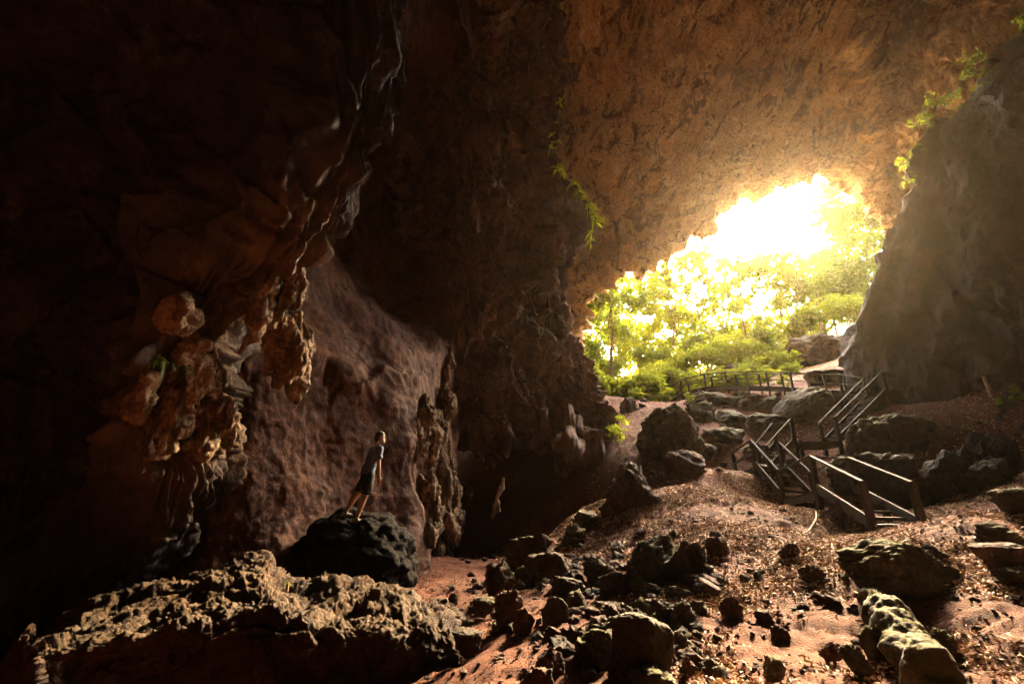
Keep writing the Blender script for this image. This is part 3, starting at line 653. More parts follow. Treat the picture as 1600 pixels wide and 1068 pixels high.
# dry leaves on the slope
def leafdens(x, y):
    vx = np.stack([x, y, 0*x], -1)
    d = np.clip(.55+1.6*fbm(vx*.45, 3, 61)+.5*fbm(vx*2, 2, 62), 0, 1)
    px = 800+F*x/(y*CP+H(x, y)*SP); 
    return d*np.clip((px-(800+(12-y)*22))/160, 0, 1)
x, y = scatter(270000, (-.5, 15), (3.5, 16), 9, leafdens)
x2, y2 = scatter(150000, (3, 24), (12, 31), 10, lambda x, y: np.clip(.45+1.2*fbm(np.stack([x, y, 0*x], -1)*.5, 3, 63), 0, 1))
x = np.concatenate([x, x2]); y = np.concatenate([y, y2])
n = len(x); r = np.random.default_rng(12)
z = H(x, y); e = .04
nx = -(H(x+e, y)-H(x-e, y))/(2*e); ny = -(H(x, y+e)-H(x, y-e))/(2*e)
Nn = np.stack([nx, ny, np.ones(n)], -1)+r.normal(size=(n, 3))*.5; Nn /= np.linalg.norm(Nn, axis=1, keepdims=True)
th = r.uniform(0, 6.283, n); T0 = np.stack([np.cos(th), np.sin(th), 0*th], -1); T0 -= Nn*np.sum(T0*Nn, 1, keepdims=True); T0 /= np.linalg.norm(T0, axis=1, keepdims=True)
B0 = np.cross(Nn, T0)
Ls = r.uniform(.014, .036, n); Ws = Ls*r.uniform(.32, .5, n); cu = r.uniform(-.2, .55, n)*Ls
tpl = [(-1, 0, 0), (-.3, .85, 1), (.45, .75, 1), (1, 0, 0), (.45, -.75, 1), (-.3, -.85, 1)]
LV = np.stack([np.stack([x, y, z+.012], -1)+T0*(a*Ls)[:, None]+B0*(b*Ws)[:, None]+Nn*(c*cu+.25*abs(a)*cu)[:, None] for a, b, c in tpl], 1)
LF = np.array([[0, 5, 2, 1], [5, 4, 3, 2]])
LF = np.array([[0, 5, 4, 3], [0, 3, 2, 1]])
struct(mk('fallen_leaves', LV.reshape(-1, 3), (LF[None]+(np.arange(n)*6)[:, None, None]).reshape(-1, 4), M['litter'], smooth=False), 'stuff')['label'] = 'pale dry leaves lying over the slope and path'
# ------------------------------------------------------------------ wooden stairs and boardwalk
UP = np.array([0, 0, 1.])
_rw = np.random.default_rng(21)
def part(name, parent, segs, mat='wood', base=(0, 0, 0)):
    m = MB()
    for p, q, w, h in segs: m.beam(np.asarray(p)-base, np.asarray(q)-base, w, h)
    return m.build(name, M[mat], parent)
class Wood:
    def __init__(s, name, loc, label, cat):
        s.o = empty(name, tuple(loc)); s.b = np.asarray(loc, float); tag(s.o, label, cat)
    def post(s, p, top, w=.115, foot=None):
        p = np.asarray(p, float); zf = ground_at(p[0], p[1])-.12 if foot is None else foot
        zf = min(zf, p[2]-.15)
        tilt = _rw.normal(size=3)*.012; tilt[2] = 0
        m = MB(); m.beam(np.array([p[0], p[1], zf])-s.b-tilt, np.array([p[0], p[1], top])-s.b+tilt, w, w, (0, 1, 0)); m.build('post', M['wood'], s.o)
    def rail(s, p, q, name='handrail', w=.07, h=.035, mat='rail'): part(name, s.o, [(p, q, w, h)], mat, s.b)
    def bar(s, p, q, name='lower_rail', w=.045, h=.08, mat='wood'): part(name, s.o, [(p, q, w, h)], mat, s.b)
    def flight(s, a, b, c, d, hr=.88, n=None, lit=True):
        """a,b = foot of the flight (left,right rail tops), c,d = its head; rails fall from c to a and d to b"""
        a, b, c, d = (np.asarray(v, float) for v in (a, b, c, d)); dn = UP*hr
        for lo, hi in ((a, c), (b, d)):
            s.rail(lo, hi); s.bar(lo-dn*.78, hi-dn*.78, 'stringer_cap', .05, .035, 'rail' if lit else 'wood'); s.bar(lo-dn*.93, hi-dn*.93, 'stringer', .05, .20)
            for e in (lo, hi): s.post(e-dn, e[2]-.02)
        n = n or max(4, int(round((c[2]-a[2])/.15)))
        for k in range(n):
            f = (k+.45)/n; l = a+(c-a)*f-dn; r = b+(d-b)*f-dn; cx = (c-a)[:2]; L = np.hypot(*cx)/n*.62
            m = MB(); m.beam(l-s.b, r-s.b, max(L, .26), .06); m.build('tread', M['wood'], s.o)
    def deck(s, corners, n, name='deck_plank', th=.045, along=0):
        """planks across a quad: corners p00,p10,p11,p01"""
        p0, p1, p2, p3 = (np.asarray(v, float)-s.b for v in corners)
        m = MB(); g = .06
        for k in range(n):
            f0, f1 = (k+g)/n, (k+1-g)/n; fm = (f0+f1)/2
            l = p0+(p3-p0)*fm; r = p1+(p2-p1)*fm; wd = np.linalg.norm((p3-p0))*(f1-f0)
            m.beam(l, r, wd, th)
        m.build('deck', M['wood'], s.o)
        for e, f in ((p0, p1), (p3, p2), (p0, p3), (p1, p2)):
            mm = MB(); mm.beam(e-UP*.12, f-UP*.12, .05, .16); mm.build('deck_beam', M['wood'], s.o)
def lift(p, z): p = np.array(p, float); p[2] = z; return p
HR = .88
A1, B1 = atY(1347, 752, 9.5), atY(1424, 753, 9.5)
C1, D1 = atY(1266, 712, 12.3), atY(1326, 714.5, 12.3)
st = Wood('wooden_staircase', lift(hit(1405, 838), ground_at(*hit(1405, 838)[:2])), 'dark wooden staircase zigzagging up the slope in four flights with pale handrails', 'staircase')
st.flight(A1, B1, C1, D1, n=6)
# first landing, running back to the foot of the second flight
A2, B2 = atY(1216, 734, 14.9), atY(1266, 737, 14.9)
st.rail(A2, C1, mat='wood'); st.rail(B2, D1, mat='wood')
st.deck((C1-UP*HR, D1-UP*HR, B2-UP*HR, A2-UP*HR), 14)
C2, D2 = atY(1173, 687, 16.5), atY(1217, 690, 16.5)
st.flight(A2, B2, C2, D2, n=6)
# second landing with its outer corner
E2 = atY(1145, 707, 18.2); E3 = atY(1182, 692, 18.3); E4 = atY(1197, 696, 17.2)
st.rail(C2, E2, mat='wood'); st.bar(C2-UP*.42, E2-UP*.42); st.post(E2-UP*HR, E2[2]); st.rail(E2, E3, mat='wood')
st.deck((C2-UP*HR, D2-UP*HR, E4-UP*HR, E2-UP*HR), 10)
A3, B3 = E3, E4
C3, D3 = atY(1207, 660.5, 18.5), atY(1235, 654, 17.4)
st.flight(A3, B3, C3, D3, n=5)
A4, B4 = atY(1280, 660, 18.6), atY(1304, 652, 17.4)
st.rail(C3, A4, mat='wood'); st.rail(D3, B4, mat='wood')
st.deck((C3-UP*HR, A4-UP*HR, B4-UP*HR, D3-UP*HR), 10)
C4, D4 = atY(1349, 591, 19.0), atY(1377, 581, 17.7)
st.flight(A4, B4, C4, D4, n=13)
# top landing
E5, E6 = atY(1402, 586, 19.0), atY(1424, 590, 17.9)
st.deck((C4-UP*HR, E5-UP*HR, E6-UP*HR, D4-UP*HR), 8)
for e in (E5, E6): st.post(e-UP*HR, e[2], .11)
st.rail(D4, E6, mat='wood'); st.rail(E6, E5, mat='wood')
for e, f in ((A1, C1), (B1, D1), (A2, C2), (C3, A4)):
    mid = (e+f)/2; st.post(mid-UP*HR, mid[2]-UP[2]*HR*.8)
# boardwalk that leaves the top landing and climbs out to the trees
bwn = [(1349, 590, 19.0), (1310, 585, 20.3), (1286, 584, 21.2), (1234, 582, 23.0), (1197, 581, 24.4), (1165, 581, 25.6), (1133, 581.5, 26.8), (1100, 584.5, 27.8), (1063, 593, 28.8), (1043, 609, 29.6)]
N0 = [atY(*p) for p in bwn]
bw = Wood('boardwalk', lift(N0[4], ground_at(N0[4][0], N0[4][1])), 'dark raised boardwalk with thin railings curving across the cave mouth toward the trees', 'boardwalk')
off = []
for k, p in enumerate(N0):
    t = N0[min(k+1, len(N0)-1)]-N0[max(k-1, 0)]; t[2] = 0; t /= np.linalg.norm(t); off.append(np.array([t[1], -t[0], 0]))
sgn = 1 if off[4][1] > 0 else -1
FA = [p+o*sgn*1.1 for p, o in zip(N0, off)]
hb_ = .82
for k in range(len(N0)-1):
    bw.rail(N0[k], N0[k+1], w=.06, h=.045, mat='wood'); bw.rail(FA[k], FA[k+1], w=.06, h=.045, mat='wood')
    bw.bar(N0[k]-UP*.42, N0[k+1]-UP*.42, 'lower_rail', .04, .04)
    L = np.linalg.norm(N0[k+1]-N0[k]); bw.deck((N0[k]-UP*hb_, FA[k]-UP*hb_, FA[k+1]-UP*hb_, N0[k+1]-UP*hb_), max(4, int(L/.16)))
for k in range(len(N0)):
    bw.post(N0[k]-UP*hb_, N0[k][2], .09); bw.post(FA[k]-UP*hb_, FA[k][2], .08)
# arrow sign
g = hit(1549, 618); g[2] = ground_at(g[0], g[1])
sg = empty('wooden_sign', tuple(g)); tag(sg, 'weathered wooden direction sign on a leaning post below the right overhang', 'sign')
tp = atY(1535, 582, g[1]-.1)-g
MB().beam((0, 0, -.15), tp, .085, .08, (0, 1, 0)).build('post', M['signwood'], sg)
l = atY(1521, 588.5, g[1]-.16)-g; rr = atY(1545, 579, g[1]-.12)-g
ax = (rr-l)/np.linalg.norm(rr-l); nrm = np.array([0, -1, 0.]); u = np.cross(ax, nrm); u /= np.linalg.norm(u); hw = .085; Lb = np.linalg.norm(rr-l)
pr = [(0, 0), (.16*Lb, 1), (Lb, 1), (Lb, -1), (.16*Lb, -1)]
Vb = [l+ax*a+u*hw*b+nrm*z for z in (.045, .07) for a, b in pr]
mk('sign_board', np.array(Vb), [np.array([[i, (i+1) % 5, (i+1) % 5+5, i+5] for i in range(5)]), np.array([[0, 2, 1], [0, 3, 2], [0, 4, 3], [5, 6, 7], [5, 7, 8], [5, 8, 9]])], M['signwood'], sg, False)
# fallen branch beside the stairs
pb = [hit(1242, 838), hit(1262, 832), hit(1273, 822), hit(1276, 810), hit(1275, 800)]
pb = [np.array([p[0], p[1], ground_at(p[0], p[1])+.03]) for p in pb]
V, Fs = tube(pb, [.008, .022, .026, .024, .012], 8, 40, lambda V, th, t: .008*fbm(V*6, 2, 5))
tag(mk('fallen_branch', V, Fs, M['root']), 'pale bent fallen branch on the leaves beside the lower stairs', 'branch')
# ------------------------------------------------------------------ leaves, trees, plants
def leaves(C, size, aspect, seed, up=.35, jit=1.):
    """folded leaf faces at centres C"""
    r = np.random.default_rng(seed); n = len(C)
    N = r.normal(size=(n, 3))*jit+np.array([0, -.2, 1])*up*2; N /= np.linalg.norm(N, axis=1, keepdims=True)
    T = r.normal(size=(n, 3)); T[:, 2] -= .3; T -= N*np.sum(T*N, 1, keepdims=True); T /= np.linalg.norm(T, axis=1, keepdims=True)
    B = np.cross(N, T); L = size*r.uniform(.6, 1.25, n); W = L*aspect
    tpl = [(-1, 0, 0), (-.2, .9, .22), (.5, .7, .2), (1, 0, -.12), (.5, -.7, .2), (-.2, -.9, .22)]
    V = np.stack([C+T*(a*L)[:, None]+B*(b*W)[:, None]+N*(c*L)[:, None] for a, b, c in tpl], 1)
    Fq = np.array([[0, 3, 2, 1], [0, 5, 4, 3]])
    return V.reshape(-1, 3), (Fq[None]+(np.arange(n)*6)[:, None, None]).reshape(-1, 4)
def blobpts(c, rad, n, r, squash=.9):
    """clumped points in a crown lobe"""
    k = max(5, int(n/26)); d = r.normal(size=(k, 3)); d /= np.linalg.norm(d, axis=1, keepdims=True)
    cc = d*rad*(r.uniform(.25, 1.05, k)**.6)[:, None]*np.array([1, 1, squash])
    i = r.integers(0, k, n)
    return c+cc[i]+r.normal(size=(n, 3))*rad*.19*np.array([1, 1, .8])
def plant(name, label, cat, base, blobs, mat, leaf, seed, trunk=None, twr=.1, group=None, dens=1., asp=.42):
    """crown lobes (centre, radius, count) on a trunk that starts at base"""
    base = np.asarray(base, float); o = empty(name, tuple(base)); tag(o, label, cat, group)
    r = np.random.default_rng(seed); C = []; m = MB()
    top = np.asarray(trunk if trunk is not None else blobs[0][0], float)
    mid = base+(top-base)*.5+r.normal(size=3)*np.linalg.norm(top-base)*.03
    V, Fs = tube([base-base, mid-base, top-base], [twr*1.25, twr*.9, twr*.5], 8, 24, lambda V, th, t: twr*.25*fbm(V*1.5/twr*.3, 2, seed)); m.add(V, Fs)
    for c, rad, n in blobs:
        c = np.asarray(c, float); C.append(blobpts(c, rad, int(n*dens), r))
        f = r.uniform(.55, 1.); s0 = base+(top-base)*f if len(blobs) > 1 else mid
        V, Fs = tube([s0-base, (s0+c)/2-base+np.array([0, 0, -.1*rad]), c-base], [twr*.45, twr*.3, twr*.1], 6, 10); m.add(V, Fs)
        for q in range(5):
            e = C[-1][int(r.integers(len(C[-1])))]; V, Fs = tube([c-base, (c+e)/2-base+r.normal(size=3)*.05*rad, e-base], [twr*.14, twr*.09, twr*.03], 4, 6); m.add(V, Fs)
    m.build('trunk' if cat == 'tree' else 'stem', M['trunk'], o, True)
    V, Fc = leaves(np.concatenate(C)-base, leaf, asp, seed+1)
    mk('crown' if cat == 'tree' else 'foliage', V, Fc, M[mat], o, False)
    return o
def pxr(px, Y): return px/F*Y*1.02
def gbase(px, py, Y):
    p = atY(px, py, Y); return np.array([p[0], p[1], ground_at(p[0], p[1])-.1])
TREES = [ # label, base px, Y, trunk top px, lobes (px, py, radius px), material, density
 ('slim tree with a long straight bare trunk beside the left edge of the cave mouth', (945, 612), 36, (952, 432), [(955, 452, 30), (925, 488, 32), (988, 468, 28), (918, 545, 26), (962, 520, 24)], 'leafB', .75),
 ('tree with a pale forked trunk left of centre in the cave mouth', (1052, 575), 42, (1056, 460), [(1030, 452, 30), (1006, 462, 28), (1008, 500, 30), (1042, 498, 28), (1030, 425, 18)], 'leafA', .75),
 ('slanting tree with a small high crown under the arch', (1102, 500), 47, (1080, 408), [(1082, 392, 16), (1100, 390, 14), (1062, 398, 14)], 'leafA', .5),
 ('thin dark-stemmed sapling tree in front of the bright sky gap', (1172, 562), 36, (1150, 450), [(1150, 440, 26), (1122, 455, 24), (1165, 425, 20), (1138, 472, 18)], 'leafB', .3),
 ('open-crowned tree standing right of the bright sky gap', (1222, 490), 44, (1206, 430), [(1200, 422, 30), (1232, 412, 22), (1180, 428, 22), (1216, 446, 22)], 'leafB', .3),
 ('tall leafy tree on the hillside below the right end of the arch', (1300, 440), 48, (1300, 360), [(1296, 350, 34), (1332, 338, 36), (1312, 398, 40), (1352, 378, 34), (1282, 330, 20)], 'leafA', .9),
 ('bushy tree pressed against the right wall of the cave mouth', (1352, 430), 44, (1355, 370), [(1360, 332, 30), (1378, 380, 28), (1342, 420, 36), (1384, 350, 20), (1370, 420, 26)], 'leafB', 1.),
 ('broad dense tree on the slope right of the sky gap', (1275, 478), 43, (1275, 430), [(1270, 440, 36), (1310, 450, 36), (1244, 460, 26), (1340, 462, 30), (1290, 412, 28), (1330, 430, 26)], 'leafB', 1.),
 ('hazy tree far behind the slim straight tree', (990, 592), 52, (985, 450), [(985, 428, 24), (1002, 560, 36), (968, 512, 28), (932, 590, 30), (1012, 522, 26), (905, 580, 24)], 'leafA', .8),
 ('leafy tree low in the middle of the cave mouth', (1110, 566), 46, (1110, 520), [(1110, 522, 32), (1078, 540, 32), (1142, 536, 28), (1094, 505, 18)], 'leafA', .55),
 ('low spreading tree beneath the bright sky gap', (1200, 530), 42, (1195, 505), [(1190, 522, 20), (1228, 512, 22), (1160, 528, 20), (1210, 530, 20)], 'leafB', .6),
 ('distant tree high on the hill at the top of the arch', (1330, 420), 58, (1290, 320), [(1240, 300, 20), (1268, 300, 24), (1300, 300, 24), (1322, 312, 20)], 'leafA', .55),
]
for k, (lab, b, Y, tp, lobes, mat, dn) in enumerate(TREES):
    bl = [(atY(x, y, Y+((i*7+k*3) % 5-2)*.7), pxr(rr, Y), 900*(rr/30)**1.6) for i, (x, y, rr) in enumerate(lobes)]
    plant('broadleaf_tree', lab, 'tree', gbase(b[0], b[1], Y), bl, mat, .24, 500+k*7, atY(tp[0], tp[1], Y), .13 if k != 3 else .08, 'trees beyond the cave mouth', dn)
BUSH = [(1300, 490, 37, 34, 'bright round bush on the dark mound left of the overhang', 'leafA'), (1262, 500, 37, 26, 'bush at the left end of the dark mound', 'leafB'), (1340, 480, 38, 24, 'bush squeezed against the edge of the right overhang', 'leafA'),
 (1205, 532, 35, 26, 'bush above the wide dark rock behind the boardwalk', 'leafB'), (1165, 552, 34, 26, 'bush just behind the middle of the boardwalk', 'leafA'), (1128, 548, 34, 28, 'lime bush left of the thin dark-stemmed sapling', 'leafA'),
 (1092, 566, 34, 28, 'lime bush behind the boardwalk bend', 'leafA'), (1056, 580, 34, 28, 'lime bush behind the lower end of the boardwalk', 'leafA'), (1018, 594, 33, 28, 'lime bush on the lip above the dripstone boulder', 'leafA'),
 (985, 606, 33, 24, 'yellow-green bush right of the slim bare trunk', 'leafA'), (930, 606, 34, 24, 'yellow-green bush at the left edge of the cave mouth', 'leafA'), (1240, 512, 38, 24, 'bush between the sapling and the dark mound', 'leafA'),
 (1080, 535, 38, 26, 'taller bush behind the lime bushes of the boardwalk bend', 'leafB'), (1020, 560, 38, 28, 'taller bush behind the lime bush on the lip', 'leafB'), (960, 580, 38, 26, 'taller bush behind the slim bare trunk', 'leafB'), (902, 560, 38, 24, 'bush half hidden by the left jamb of the cave mouth', 'leafB'),
 (1180, 510, 39, 22, 'small bush below the low spreading tree', 'leafA'), (910, 600, 31, 26, 'lime bush on the lip against the left jamb', 'leafA'), (950, 612, 31, 24, 'lime bush on the lip behind the tall rounded boulder', 'leafA'), (1008, 604, 31, 26, 'lime bush on the lip above the small peaked rock', 'leafA'), (1040, 596, 32, 24, 'lime bush at the very end of the boardwalk', 'leafA'),
 (1140, 515, 42, 24, 'bush in the gap left of the low spreading tree', 'leafB')]
for k, (x, y, Y, rr, lab, mat) in enumerate(BUSH):
    c = atY(x, y, Y); R0 = pxr(rr, Y); r = np.random.default_rng(k+70)
    bl = [(c+r.normal(size=3)*R0*.5*np.array([1, .8, .5]), R0*r.uniform(.55, .8), 420) for q in range(5)]
    b = gbase(x, y, Y); b[2] = min(b[2], c[2]-R0*.6)
    plant('bush', lab, 'bush', b, bl, mat, .15, 700+k*9, c, .05, 'bushes at the cave mouth')
# the jungle beyond, one mass of leaves behind the trees one can tell apart
r = np.random.default_rng(77); C = []
while len(C) < 330:
    x, y = r.uniform(885, 1400), r.uniform(285, 615); Y = r.uniform(46, 60)
    gap = ((x-1190)/105)**2+((y-355)/72)**2 < 1 or ((x-1180)/75)**2+((y-470)/42)**2 < 1
    if gap or (x < 1130 and y < 430 and r.random() < .75) or (1040 < x < 1240 and 380 < y < 490): continue
    if y < 470 and x < 1100 and r.random() < .35: continue
    C.append((atY(x, y, Y), r.uniform(1.0, 2.1)))
for q in range(230):                      # thin leafy tops that stand in front of the sky
    x, y = r.uniform(1035, 1250), r.uniform(398, 500)
    C.append((atY(x, y, r.uniform(40, 56)), r.uniform(.35, .7)))
for q in range(170):                     # undergrowth on the ground beyond the lip
    Y = r.uniform(30.5, 44); px = r.uniform(880, 1260); g_ = atY(px, 600, Y); h_ = ground_at(g_[0], g_[1])
    C.append((np.array([g_[0], g_[1], h_+r.uniform(.1, 1.3)]), r.uniform(.6, 1.2)))
LC = np.concatenate([blobpts(c, R0, int(190*R0), r) for c, R0 in C]); V, Fc = leaves(LC, .23, .45, 78)
fo = struct(mk('forest', V, Fc, M['leafA'], smooth=False), 'stuff'); fo['label'] = 'glowing yellow-green jungle beyond the cave mouth'
# small plants inside the cave
cave_bvh = None
def bvh_of(objs):
    V = []; Fc = []; n = 0
    for o in objs:
        me = o.data; v = np.empty(len(me.vertices)*3, np.float32); me.vertices.foreach_get('co', v); v = v.reshape(-1, 3)+np.array(o.location)
        f = np.empty(len(me.loops), np.int32); me.loops.foreach_get('vertex_index', f); f = f.reshape(-1, 4)
        V.append(v); Fc.append(f+n); n += len(v)
    return BVHTree.FromPolygons(np.concatenate(V).tolist(), np.concatenate(Fc).tolist())
cave_bvh = bvh_of([near_wall, back_wall, fin_wall, right_wall, roof])
right_bvh = bvh_of([right_wall])
def wallhit(px, py, off=.0, dflt=20.):
    d = ray(px, py); d = d/np.linalg.norm(d)
    h = cave_bvh.ray_cast(Vector((0, 0, 0)), Vector(d))
    return d*((h[3] if h[0] is not None else dflt)-off)
def fern(name, label, pts, n, L, seed, mat='leafC', droop=.6, dirx=.5, wid=.16, cat='fern', spread=1.):
    """strap leaves that spring from points on the rock"""
    r = np.random.default_rng(seed); pts = np.asarray(pts, float); b = pts.mean(0); o = empty(name, tuple(b)); tag(o, label, cat)
    Vs = []; Fs = []; k = 0
    for q in range(n):
        p = pts[int(r.integers(len(pts)))]+r.normal(size=3)*L*.12
        d = r.normal(size=3)*spread+np.array([dirx, -.4, .5]); d /= np.linalg.norm(d); l = L*r.uniform(.55, 1.2)
        t = np.linspace(0, 1, 6)[:, None]; c = p+d*l*t+np.array([0, 0, -1])*droop*l*t**2
        s = np.cross(d, [0, 0, 1]); s = s/(np.linalg.norm(s)+1e-6)+r.normal(size=3)*.5; s -= d*np.dot(s, d); s /= np.linalg.norm(s)
        wv = (np.sin(np.pi*np.clip(t*.92+.08, 0, 1)))*wid*l
        V = np.concatenate([c-s*wv, c+s*wv])-b; i = np.arange(5)
        Vs.append(V); Fs.append(np.stack([i, i+1, i+7, i+6], 1)+k); k += 12
    mk('fronds', np.concatenate(Vs), np.concatenate(Fs), M[mat], o, False)
    V, Q = tube([p-b for p in pts] if len(pts) > 1 else [np.zeros(3), np.array([0, 0, -.1])], [.02]*max(2, len(pts)), 5, max(6, 3*len(pts))); mk('stem', V, Q, M['root'], o)
    return o
fin_bvh = bvh_of([fin_wall])
def finedge(py, off=.15, dx=-5):
    for x in range(960, 780, -2):
        h = fin_bvh.ray_cast(Vector((0, 0, 0)), Vector(ray(x, py)).normalized())
        if h[0] is not None:
            h2 = fin_bvh.ray_cast(Vector((0, 0, 0)), Vector(ray(x+dx, py)).normalized()); return atr(x+dx, py, min(h[3], h2[3] or h[3])-off)
    return atr(880, py, 20)
fern('fern', 'bright fern hanging down the rock edge in the upper centre', [finedge(y) for y in (262, 274, 286, 298, 310, 322, 334, 345)], 150, .42, 31, droop=.9, dirx=.25, spread=.8)
fern('fern', 'small bright plant clinging to the rock edge above the hanging fern', [finedge(y) for y in (210, 222, 232)], 22, .36, 32, droop=.9, dirx=0)
fern('fern', 'thin leafy sprig high on the rock edge above the small bright plant', [finedge(y) for y in (160, 175, 190)], 24, .28, 33)
fern('fern', 'small fern tip curling at the knob below the hanging fern', [finedge(y) for y in (362, 374)], 18, .42, 34, droop=.9, dirx=-.3)
fern('fern', 'green drooping plant on the lit stone knob of the left wall', [wallhit(x, y, .28) for x, y in ((250, 560), (265, 568), (280, 576), (290, 572))], 170, .12, 35, 'leafB', droop=1.4, dirx=.1, wid=.17)
fern('fern', 'tiny weed on the right shoulder of the pitted foreground slab', [hit(450, 912)*0+atr(450, 910, 7.1)], 6, .09, 36, 'leafB', dirx=.4, spread=.6)
for k, (x, y, n, L, lab) in enumerate([(1592, 38, 30, .8, 'leafy plant on the top corner of the right overhang'), (1516, 106, 34, .6, 'leafy plant on the upper edge of the right overhang'), (1484, 160, 50, .65, 'leafy plant in the middle of the overhang edge, upper of two close together'),
                                       (1466, 194, 40, .6, 'leafy plant in the middle of the overhang edge, lower of two close together'), (1452, 250, 20, .5, 'small plant beside the notch of the overhang edge'), (1446, 278, 10, .4, 'tiny plant just under the notch of the overhang edge')]):
    xe = next((q for q in range(x-90, x+160, 3) if right_bvh.ray_cast(Vector((0, 0, 0)), Vector(ray(q, y)))[0] is not None), x); h = right_bvh.ray_cast(Vector((0, 0, 0)), Vector(ray(xe+3, y)).normalized())
    h = h if h[0] is not None else (None, None, None, 21.); c = atr(xe-3, y-2, h[3]); r = np.random.default_rng(k)
    plant('shrub', lab, 'plant', atr(xe+6, y+6, h[3]+.2), [(c+r.normal(size=3)*.25+[0, 0, q*.25], .32, n*1.3) for q in (-1, 0, 1)], 'leafB', .07, 800+k, None, .03, 'plants along the overhang edge', asp=.5)
def lowplant(px, py, Y, hgt, lab, seed, n=120, leaf=.07, name='shrub'):
    p = atY(px, py, Y) if Y else hit(px, py); p[2] = ground_at(p[0], p[1]); r = np.random.default_rng(seed)
    bl = [(p+np.array([r.normal()*hgt*.25, r.normal()*hgt*.2, hgt*f]), hgt*.28, n) for f in (.45, .7, .9, .6)]
    plant(name, lab, 'plant', p-[0, 0, .03], bl, 'leafA', leaf, seed, None, .015)
lowplant(968, 698, None, 1.25, 'bright green sapling on the bank below the cave lip', 901, 60, .09)
lowplant(1592, 640, None, .55, 'low yellow-green plant on the red earth at the right edge', 902, 90, .07)
lowplant(1568, 640, None, .28, 'trailing yellow-green sprig left of the low plant at the right edge', 903, 30, .06)
lowplant(1232, 583, 25.5, .9, 'small bush in the gap behind the boardwalk railing', 904, 40, .10)
lowplant(1048, 628, 27., .9, 'low shrub between the dripstone boulder and the boardwalk end', 905, 60, .10)
lowplant(1078, 640, 25., .6, 'weed on the mossy stepped rock', 906, 40, .08)
lowplant(1000, 618, 28., .9, 'weed beside the small peaked rock on the lip', 907, 50, .10)
# roots that creep down the rock
ROOTS = [([(866, 0), (848, 52), (832, 90), (822, 120)], .045, 'pale root slanting down to the left at the top of the rock edge'),
 ([(880, 18), (876, 60), (878, 102), (873, 140), (872, 168), (870, 200), (866, 238)], .05, 'long pale root running straight down the rock edge from the top'),
 ([(870, 60), (862, 90), (868, 130), (870, 160)], .03, 'thin root beside the long pale root at the top of the edge'),
 ([(816, 358), (820, 392), (814, 424), (824, 442), (820, 466), (806, 480)], .03, 'thin root crossing the smooth face left of the rock edge'),
 ([(866, 352), (850, 384), (848, 410), (842, 440), (838, 456), (832, 472), (838, 492), (850, 512)], .055, 'thick twisting root below the hanging fern'),
 ([(850, 512), (842, 530), (846, 552), (848, 580), (838, 602), (832, 622)], .05, 'twisting root in the middle of the fin face'),
 ([(868, 440), (858, 470), (862, 500), (856, 525), (868, 545), (880, 560)], .045, 'root beside the cave mouth jamb, upper'),
 ([(862, 540), (852, 560), (846, 580), (832, 596), (822, 604)], .04, 'short curved root joining the lower root tangle'),
 ([(774, 522), (788, 538), (800, 546), (801, 560), (798, 578), (806, 592), (812, 606), (818, 622), (826, 632)], .05, 'crooked root running to the lower root tangle from the left'),
 ([(822, 512), (812, 524), (800, 534), (792, 541)], .055, 'short thick root in the angle of the fin face'),
 ([(836, 602), (842, 596), (846, 604), (846, 620)], .045, 'looped root end above the overhanging lip'),
 ([(820, 600), (828, 616), (838, 628), (838, 648), (830, 662)], .06, 'root hanging over the lip of the dark passage'),
 ([(730, 476), (738, 502), (736, 520), (744, 528), (752, 540)], .035, 'forked thin root right of the lit flowstone crest'),
 ([(880, 560), (872, 580), (866, 600), (876, 622), (882, 640)], .045, 'root running down to the hanging flowstone beside the mouth'),
 ([(890, 550), (902, 566), (898, 586), (906, 610)], .04, 'root along the jamb of the cave mouth, lower'),
 ([(878, 380), (866, 410), (874, 440), (866, 470)], .04, 'root under the knob of the rock edge')]
for k, (pl, w_, lab) in enumerate(ROOTS):
    r = np.random.default_rng(k+40); pts = []
    for a, b in zip(pl[:-1], pl[1:]):
        for f in np.linspace(0, 1, 4)[:-1]: pts.append((a[0]+(b[0]-a[0])*f+r.normal()*1.8, a[1]+(b[1]-a[1])*f+r.normal()*1.2))
    pts.append(pl[-1]); P3 = np.array([finedge(y, w_*.8, -9+5*math.sin(y*.05)) if k in (1, 2) else wallhit(x, y, w_*.3) for x, y in pts])
    rr = np.linalg.norm(P3, axis=1); med = np.array([np.median(rr[max(0, i-2):i+3]) for i in range(len(rr))]); P3 = P3*(med/rr)[:, None]
    w_ *= .62; V, Fs = tube(P3, np.linspace(w_, w_*.5, 6)*r.uniform(.7, 1.3, 6), 7, len(P3)*6, lambda V, th, t: w_*.5*fbm(V*3, 3, k))
    tag(mk('root', V, Fs, M['root']), lab, 'root', 'roots on the rock face')
